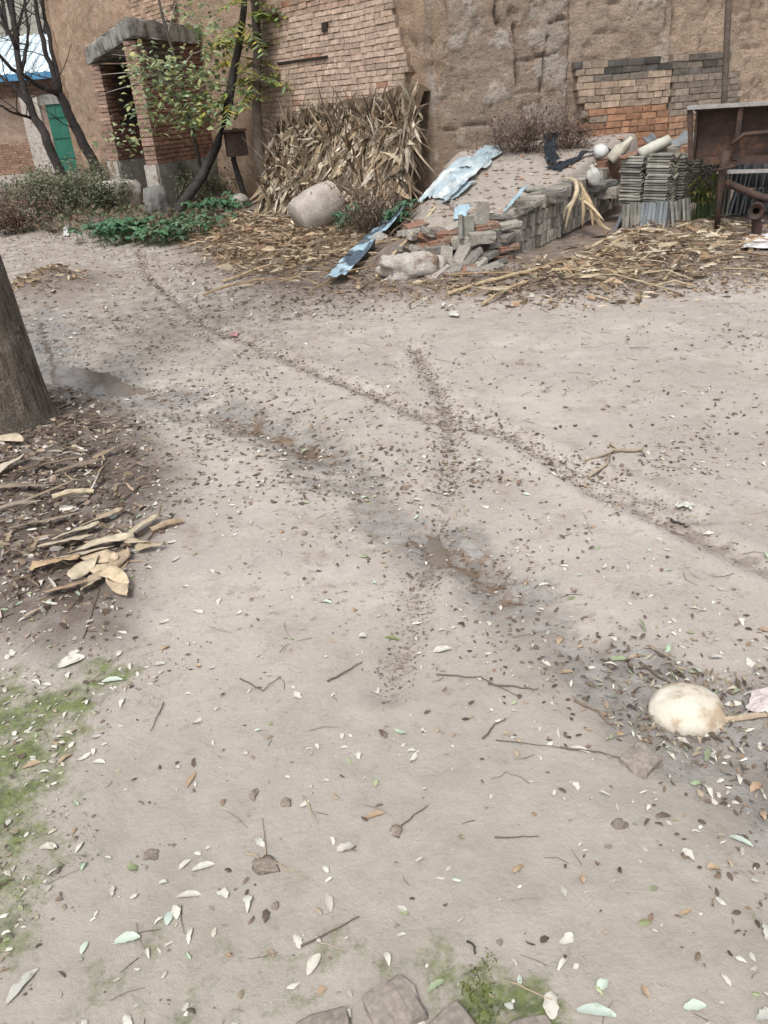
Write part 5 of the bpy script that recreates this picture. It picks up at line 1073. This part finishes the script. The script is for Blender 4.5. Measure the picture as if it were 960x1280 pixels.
twig('dark twig in the lane lower right', [(618, 1050), (672, 1052)], .002); twig('fine twig left of the stone ball litter', [(620, 930), (700, 938)], .0016); twig('thin twig below the husk cluster', [(205, 880), (190, 920)], .002); twig('upright dry stem in the leaves below the husks', [(105, 800), (118, 760), (125, 740)], .003, (.2, .16, .12)); twig('curved twig at the left edge of the lane', [(300, 850), (330, 868), (352, 850)], .0022)
twig('dark stick on the upper lane right of the rut', [(838, 655), (862, 662)], .006, (.06, .05, .045)); twig('dry straw crossing the mud in the lower middle', [(640, 800), (690, 790)], .002, (.3, .25, .18)); twig('thin bent twig in the middle foreground', [(545, 845), (600, 850), (650, 875)], .0022)

# ------------------------------------------------------------------ fallen leaves
def leaf_mesh(L, w, curl, fold, twist, mat, jag=0., tip=1.):
    m = MB(); n = 9; V = []; CC = []
    for k in range(n):
        t = k/(n-1); ww = w*.5*max(.03, math.sin(math.pi*(t*.93+.05))**.75)*(1+jag*RNG.uniform(-1, 1))
        for s in (-1, -.5, 0, .5, 1):
            z = curl*L*math.sin(math.pi*t)+abs(s)*fold*ww+twist*s*(t-.5)*w; V.append([L*(t-.5), ww*s+.06*L*math.sin(t*3), z+.002]); CC.append(np.array([1, 1, 1])*(.9 if s == 0 else 1))
    zmin = min(v[2] for v in V); V = [[a, b, c-zmin] for a, b, c in V]
    m.add(V, [(5*k+j, 5*k+j+1, 5*k+j+6, 5*k+j+5) for k in range(n-1) for j in range(4)], np.array(CC)); return m.mesh('fallen_leaf', mat, True)
def leaf_mat(name, a, b, c, rough=.5):
    t = NT(name); r_ = t.rnd(); col = t.mix(r_, a, b); col = t.mix(t.ramp(t.noise(60, 4), .5, .7, 0, .8), col, c); col = t.mix(1., col, t.grey(t.ramp(t.n('ShaderNodeObjectInfo').outputs['Random'], 0, 1, .85, 1.1)), 'MULTIPLY'); t.b.inputs['Specular IOR Level'].default_value = .5
    return t.out(col, rough)
LM = {'pale': leaf_mat('pale_leaf', (.66, .64, .56), (.50, .475, .40), (.36, .33, .265)), 'grey': leaf_mat('grey_leaf', (.50, .50, .45), (.40, .37, .32), (.26, .23, .19)), 'tan': leaf_mat('tan_leaf', (.42, .31, .20), (.32, .22, .14), (.20, .14, .09)),
      'green': leaf_mat('green_leaf', (.22, .25, .10), (.34, .42, .31), (.15, .15, .06)), 'mint': leaf_mat('mint_leaf', (.52, .60, .52), (.44, .50, .42), (.34, .40, .33)), 'brown': leaf_mat('brown_leaf', (.14, .10, .075), (.09, .065, .05), (.06, .045, .035))}
LMESH = {k: [leaf_mesh(RNG.uniform(.030, .058), RNG.uniform(.013, .028), RNG.uniform(.0, .20), RNG.uniform(-.3, .6), RNG.uniform(-.5, .5), mt, .30) for _ in range(12)] for k, mt in LM.items()}
words = {'pale': 'whitish', 'grey': 'grey mottled', 'tan': 'tan dry', 'green': 'olive green', 'mint': 'mint green', 'brown': 'dark brown'}
def put_leaf(kind, x, y, rz, s, label, group, me=None):
    e = .02; nx = -(H(x+e, y)-H(x-e, y))/(2*e); ny = -(H(x, y+e)-H(x, y-e))/(2*e)
    q = Vector((0, 0, 1)).rotation_difference(Vector((nx*.8, ny*.8, 1))) @ Euler((RNG.normal(0, .07), RNG.normal(0, .07), rz)).to_quaternion()
    o = link('fallen_leaf', me or LMESH[kind][RNG.integers(12)], None, (x, y, H(x, y)+.002), q.to_euler(), s); return tag(o, label, 'leaf', group)
used = []
for kind, px, py, rz, L, w, lab in (('grey', 30, 1238, 60, .085, .022, 'long grey pointed leaf in the bottom left corner'), ('pale', 62, 1064, -15, .05, .022, 'smooth white oval leaf on the moss at the left'), ('tan', 240, 976, 70, .055, .014, 'orange brown narrow leaf standing out on bare mud'), ('mint', 745, 1271, -12, .075, .024, 'long mint green leaf at the bottom edge'), ('mint', 868, 1263, 5, .045, .02, 'oval mint green leaf at the bottom right edge'), ('green', 771, 828, -8, .07, .022, 'olive leaf above the litter left of the stone ball'), ('green', 490, 799, 0, .05, .014, 'olive leaf lying flat at the lane centre'),
        ('pale', 553, 816, 15, .065, .03, 'broad white crumpled leaf at the lane centre'), ('grey', 411, 1134, -75, .05, .018, 'grey leaf pointing downward in the lower foreground'), ('pale', 394, 1211, 60, .05, .024, 'pale leaf above the sunk square brick to its left'), ('pale', 237, 1123, 5, .055, .02, 'white leaf edge on above two small mint leaves'), ('mint', 213, 1151, 80, .035, .018, 'small mint leaf beside a white folded leaf'), ('pale', 220, 1142, -70, .035, .02, 'white folded leaf beside the small mint leaf'), ('mint', 160, 1180, 5, .06, .026, 'crumpled mint leaf in the lower left mud'), ('mint', 107, 1188, 80, .03, .016, 'tiny mint leaf left of the crumpled mint leaf'),
        ('pale', 255, 1087, 15, .055, .022, 'white leaf with bitten edge, lower left mud'), ('tan', 40, 958, 20, .05, .018, 'tan curled leaf on the moss at the left edge'), ('pale', 125, 958, -12, .04, .016, 'white oval leaf at the moss border'), ('tan', 468, 1026, 10, .055, .017, 'pinkish tan leaf flat in the lower middle mud'), ('pale', 232, 1084, 50, .035, .016, 'white leaf touching the bitten white leaf'), ('mint', 140, 853, 0, .07, .022, 'mint white leaf pair piece above the moss'), ('pale', 90, 832, 25, .09, .05, 'large white crumpled leaf below the husks'), ('mint', 924, 1054, -40, .06, .018, 'mint green leaf in the wet litter at the right edge'), ('pale', 725, 940, -30, .055, .016, 'white leaf left of the sunk square brick'), ('tan', 708, 842, 0, .04, .02, 'rust tan leaf above the litter left'), ('pale', 690, 1262, 80, .055, .03, 'white papery leaf beside the long mint leaf'), ('mint', 650, 1228, 80, .022, .010, 'tiny bluish leaf tip in the bottom moss')):
    p = down(px, py); me = leaf_mesh(L, w, .05, .2, .1, LM[kind], .15); put_leaf(kind, p[0], p[1], R(rz), 1., lab, None, me); used.append((p[0], p[1]))
def zone(x, y):
    g_ = lambda poly, o=0: float(poly_sd(np.array([x]), np.array([y]), poly)[0]) > o
    if g_(LSPH, -.05): return 'in the wet litter around the stone ball', 1
    if g_(MOSS1, -.03): return 'on the moss at the left edge', 1
    if g_(DARK, -.03): return 'on the mulch beside the husks', 1
    if y < 1.55: return 'on the bare mud nearest the viewer', 0
    if y < 2.3: return 'on the bare mud in the middle foreground', 0
    return 'on the bare lane beyond the sunk brick', 0
cnt = 0; tries = 0
while cnt < 265 and tries < 9000:
    tries += 1; y = .88+2.4*RNG.random()**1.25; x = RNG.uniform(-.5, .5)*(y*.95+.55)*1.05+.03*y
    zn, dense = zone(x, y)
    if RNG.random() > (1. if dense else .30): continue
    if any((x-a)**2+(y-b)**2 < .0016 for a, b in used): continue
    if (x-.79)**2+(y-1.78)**2 < .016: continue
    kind = RNG.choice(['pale', 'grey', 'tan', 'green', 'mint', 'brown'], p=[.47, .17, .11, .07, .06, .12]); used.append((x, y)); cnt += 1
    put_leaf(kind, x, y, RNG.uniform(0, 6.28), RNG.uniform(.45, .95), f'{words[kind]} fallen leaf {zn}', f'{words[kind]} leaves {zn}')
# everything finer: leaf flakes, crumbs, hair thin twigs
lc = [(.63, .61, .54), (.55, .52, .45), (.5, .46, .38), (.36, .29, .21), (.24, .17, .12), (.12, .09, .07), (.10, .08, .06), (.34, .38, .22)]
def flakes(m, x, y, s0, s1, pd, curl=.3, thin=(.12, .36)):
    z = hgt(x, y); n = len(x); sz = RNG.uniform(s0, s1, n); ang = RNG.uniform(0, 6.28, n); dk_ = RNG.random(n) < pd
    for k in range(n):
        s = sz[k]; d = np.array([math.cos(ang[k]), math.sin(ang[k]), RNG.normal(0, .16)]); p = np.array([x[k], y[k], z[k]+.003]); wd = s*RNG.uniform(*thin)
        c = np.array(lc[RNG.integers(4, 7)] if dk_[k] else (lc[7] if RNG.random() < .07 else lc[RNG.integers(0, 4)]))*RNG.uniform(.7, 1.15)
        sv = np.array([-d[1], d[0], 0.]); bw = sv*s*RNG.normal(0, .10); hz = s*RNG.uniform(0, curl)*.8; m.strip([p, p+d*s*.3+bw*.8+[0, 0, hz*.7], p+d*s*.68+bw+[0, 0, hz], p+d*s+[0, 0, s*.05]], [wd*.35, wd*RNG.uniform(.75, 1.1), wd*RNG.uniform(.6, 1), wd*.12], sv, RNG.uniform(-.3, .6), c)
def cand(n, y0, y1, pw, xl=-.5, xr=.5):
    y = y0+(y1-y0)*RNG.random(n)**pw; return RNG.uniform(-1, 1, n)*0+xl*((y+.7)*1.08+1.5)+(xr-xl)*((y+.7)*1.08+1.5)*RNG.random(n), y
TRK = lambda x, y: np.minimum(np.minimum(pl_dist(x, y, TRA), pl_dist(x, y, TRB)), pl_dist(x, y, TRC))
m = MB()
x, y = cand(26000, .85, 3.6, 1.); wd_ = pl_dist(x, y, WET); dz_ = (poly_sd(x, y, DARK) > 0) | (poly_sd(x, y, MOSS1) > 0)
pr = .06+.30*np.exp(-(wd_/.3)**2)+.3*dz_+.45*np.clip(fbm(x, y, 2, 1.4, 4)+.02, 0, 1); k = RNG.random(len(x)) < pr; x, y = x[k], y[k]
flakes(m, x, y, .006, .024, np.clip(.2+.5*np.exp(-(pl_dist(x, y, WET)/.3)**2)+.12*(y-1), 0, .7))
x, y = cand(38000, 3.2, 7.5, 1.1); wd_ = pl_dist(x, y, WET)
pr = .055+.03*sstep(.8, -.5, x)+.36*np.exp(-(wd_/.4)**2)+.5*np.exp(-(TRK(x, y)/.09)**2)+.9*np.clip(fbm(x, y, 22, 1.1, 5, .65)+.02, 0, 1)+.22*sstep(.4, -1.2, x); k = RNG.random(len(x)) < pr*.62; x, y = x[k], y[k]
flakes(m, x, y, .010, .034, .72, .4)
x, y = cand(18000, 6.5, 13.2, 1., -.5, .45); bk_ = poly_sd(x, y, BANK)
pr = .07+.6*np.exp(-(bk_/.5)**2)+.35*sstep(.5, -1, x)+.8*np.clip(fbm(x, y, 22, .9, 5, .65), 0, 1); k = RNG.random(len(x)) < pr*.6; x, y = x[k], y[k]
flakes(m, x, y, .018, .055, .78, .45)
q = RNG.uniform((.42, 1.1), (1.25, 2.2), (3600, 2)); sdq = poly_sd(q[:, 0], q[:, 1], LSPH); fq = fbm(q[:, 0], q[:, 1], 9, 6, 3); rq = np.hypot(q[:, 0]-.80, q[:, 1]-1.75)
keep = (sdq+.12*fq > .0) & (RNG.random(3600) < .10+.55*np.exp(-((rq-.14)/.09)**2)+.5*np.clip(fq, 0, 1)) & (rq > .095)
for x, y in q[keep]:
    s = RNG.uniform(.008, .042)*RNG.uniform(.6, 1); a = RNG.uniform(0, 6.28); d = np.array([math.cos(a), math.sin(a), RNG.normal(.05, .25)]); p = np.array([x, y, H(x, y)+RNG.uniform(.003, .010)]); wd = s*RNG.uniform(.07, .28); c = np.array([(.10, .075, .055), (.16, .12, .085), (.22, .165, .115), (.30, .24, .17), (.42, .37, .28), (.55, .53, .45), (.07, .055, .045), (.24, .26, .17)][RNG.integers(8)])*RNG.uniform(.7, 1.2)
    m.strip([p, p+d*s*.5+[0, 0, s*RNG.uniform(0, .3)], p+d*s], [wd*.4, wd, wd*.15], np.cross(d, [0, 0, 1.]), RNG.uniform(-.5, .7), c)
tag(m.build('leaf_litter', MAT['litter']), 'fine leaf flakes scattered across the whole mud lane', 'leaf litter', kind='stuff')
m = MB(); OCT = np.array([[1, 0, 0], [-1, 0, 0], [0, 1, 0], [0, -1, 0], [0, 0, 1], [0, 0, -1.]]); OF = [(0, 2, 4), (2, 1, 4), (1, 3, 4), (3, 0, 4), (2, 0, 5), (1, 2, 5), (3, 1, 5), (0, 3, 5)]
x, y = cand(33000, .85, 9, 1.15); zz_ = (poly_sd(x, y, LSPH) > 0)
pr = .012+.35*zz_+.42*np.clip(fbm(x, y, 12, 1.6, 5, .65)-.03, 0, 1); k = RNG.random(len(x)) < pr; x, y = x[k], y[k]
for P_, n_ in ((TRA, 1700), (TRB, 1300), (TRC, 400)):
    P_ = np.array(P_); u_ = RNG.uniform(0, len(P_)-1, n_); qx, qy = np.interp(u_, range(len(P_)), P_[:, 0]), np.interp(u_, range(len(P_)), P_[:, 1])
    x = np.concatenate([x, qx+RNG.normal(0, .04, n_)]); y = np.concatenate([y, qy+RNG.normal(0, .04, n_)])
z = hgt(x, y)
for k in range(len(x)):
    s = RNG.uniform(.001, .0034)*(1+.28*y[k]); m.add(OCT*(1+RNG.normal(0, .25, (6, 3)))*s*np.array([1.4, 1, .6])+[x[k], y[k], z[k]+s*.25], OF, np.array((.19, .155, .13))*RNG.uniform(.5, 1.5))
tag(m.build('soil_crumbs', MAT['crumb']), 'small dark crumbs of mud scattered across the lane', 'mud crumbs', kind='stuff')
m = MB()
for k in range(210):
    y = .85+6*RNG.random()**1.4; x = RNG.uniform(-.5, .5)*(y+.7)*1.05; a = RNG.uniform(0, 6.28); L = RNG.uniform(.02, .07)*(1+.2*y); mid = a+RNG.normal(0, .4); q = [np.array([x, y]), np.array([x, y])+L*.5*np.array([math.cos(a), math.sin(a)])]; q.append(q[1]+L*.5*np.array([math.cos(mid), math.sin(mid)])); r_ = .0007*(1+.25*y)
    m.tube([[p[0], p[1], H(p[0], p[1])+r_*2+.002] for p in q], [r_, r_, r_*.6], 3, np.array((.12, .095, .075))*RNG.uniform(.6, 2.2))
tag(m.build('fine_twigs', MAT['litter']), 'hair thin twigs and straws strewn over the mud lane', 'twig litter', kind='stuff')
# pebbles and scraps on the earth mound
m = MB()
for k in range(900):
    x, y = RNG.uniform(.3, 3.6), RNG.uniform(8.0, 11); s = RNG.uniform(.006, .028)*(1 if RNG.random() < .93 else 2)
    if big_h(np.array([x]), np.array([y]))[0] < .3: continue
    m.add(OCT*(1+RNG.normal(0, .25, (6, 3)))*s*np.array([1.2, 1, .7])+[x, y, H(x, y)+s*.2], OF, np.array([(.30, .24, .19), (.40, .36, .31), (.2, .16, .13), (.32, .2, .14)][RNG.integers(4)])*RNG.uniform(.7, 1.2))
tag(m.build('rubble_gravel', MAT['crumb']), 'small stones and clay crumbs covering the earth mound', 'gravel', kind='stuff')
# moss tufts
m = MB()
for poly, n in ((MOSS1, 8000), (MOSS2, 2600)):
    P = np.array(poly); lo, hi = P.min(0)-.05, P.max(0)+.05; q = RNG.uniform(lo, hi, (n*3, 2)); a = poly_sd(q[:, 0], q[:, 1], poly)*.5+.5*fbm(q[:, 0], q[:, 1], 4, 5, 4); q = q[(a > .16) & (q[:, 0] > -1.9)][:n]; z = hgt(q[:, 0], q[:, 1])
    for (x, y), zz in zip(q, z):
        s = RNG.uniform(.002, .0055)*(1.8 if RNG.random() < .3 else 1); d = np.array([RNG.normal(0, .5), RNG.normal(0, .5), 1]); m.strip([[x, y, zz-.001], np.array([x, y, zz])+d*s], [s*.25, s*.04], RNG.normal(0, 1, 3), 0, np.array([(.13, .17, .03), (.19, .22, .05), (.09, .12, .025), (.17, .16, .05)][RNG.integers(4)])*RNG.uniform(.7, 1.2))
tag(m.build('moss', MAT['leafy']), 'olive green moss growing on the damp mud at the left edge', 'moss', kind='stuff')

# ------------------------------------------------------------------ light
W_ = bpy.data.worlds.new("World"); S.world = W_; W_.use_nodes = True; nt = W_.node_tree
sky = nt.nodes.new('ShaderNodeTexSky'); sky.sky_type = 'NISHITA'; sky.sun_disc = False; SE, SA = R(58), R(200)
sky.sun_elevation = SE; sky.sun_rotation = SA; sky.dust_density = 3.5; sky.air_density = 1.0; sky.ozone_density = 1.0
hsv = nt.nodes.new('ShaderNodeHueSaturation'); hsv.inputs['Saturation'].default_value = .30; hsv.inputs['Value'].default_value = 1.0
nt.links.new(sky.outputs[0], hsv.inputs['Color']); nt.links.new(hsv.outputs[0], nt.nodes['Background'].inputs[0]); nt.nodes['Background'].inputs[1].default_value = .14
sl = bpy.data.lights.new('sun', 'SUN'); sl.energy = 1.5; sl.angle = R(14); sl.color = (1, .975, .94); so = link('sun', sl)
dvec = Vector((math.sin(SA)*math.cos(SE), math.cos(SA)*math.cos(SE), math.sin(SE))); so.rotation_euler = dvec.to_track_quat('Z', 'Y').to_euler()
S.view_settings.view_transform = 'Standard'; S.view_settings.look = 'None'; S.view_settings.gamma = 1; S.view_settings.use_curve_mapping = False
S.view_settings.exposure = .55
S.cycles.max_bounces = 5; S.cycles.diffuse_bounces = 3; S.cycles.use_denoising = True
S.render.engine = 'CYCLES'
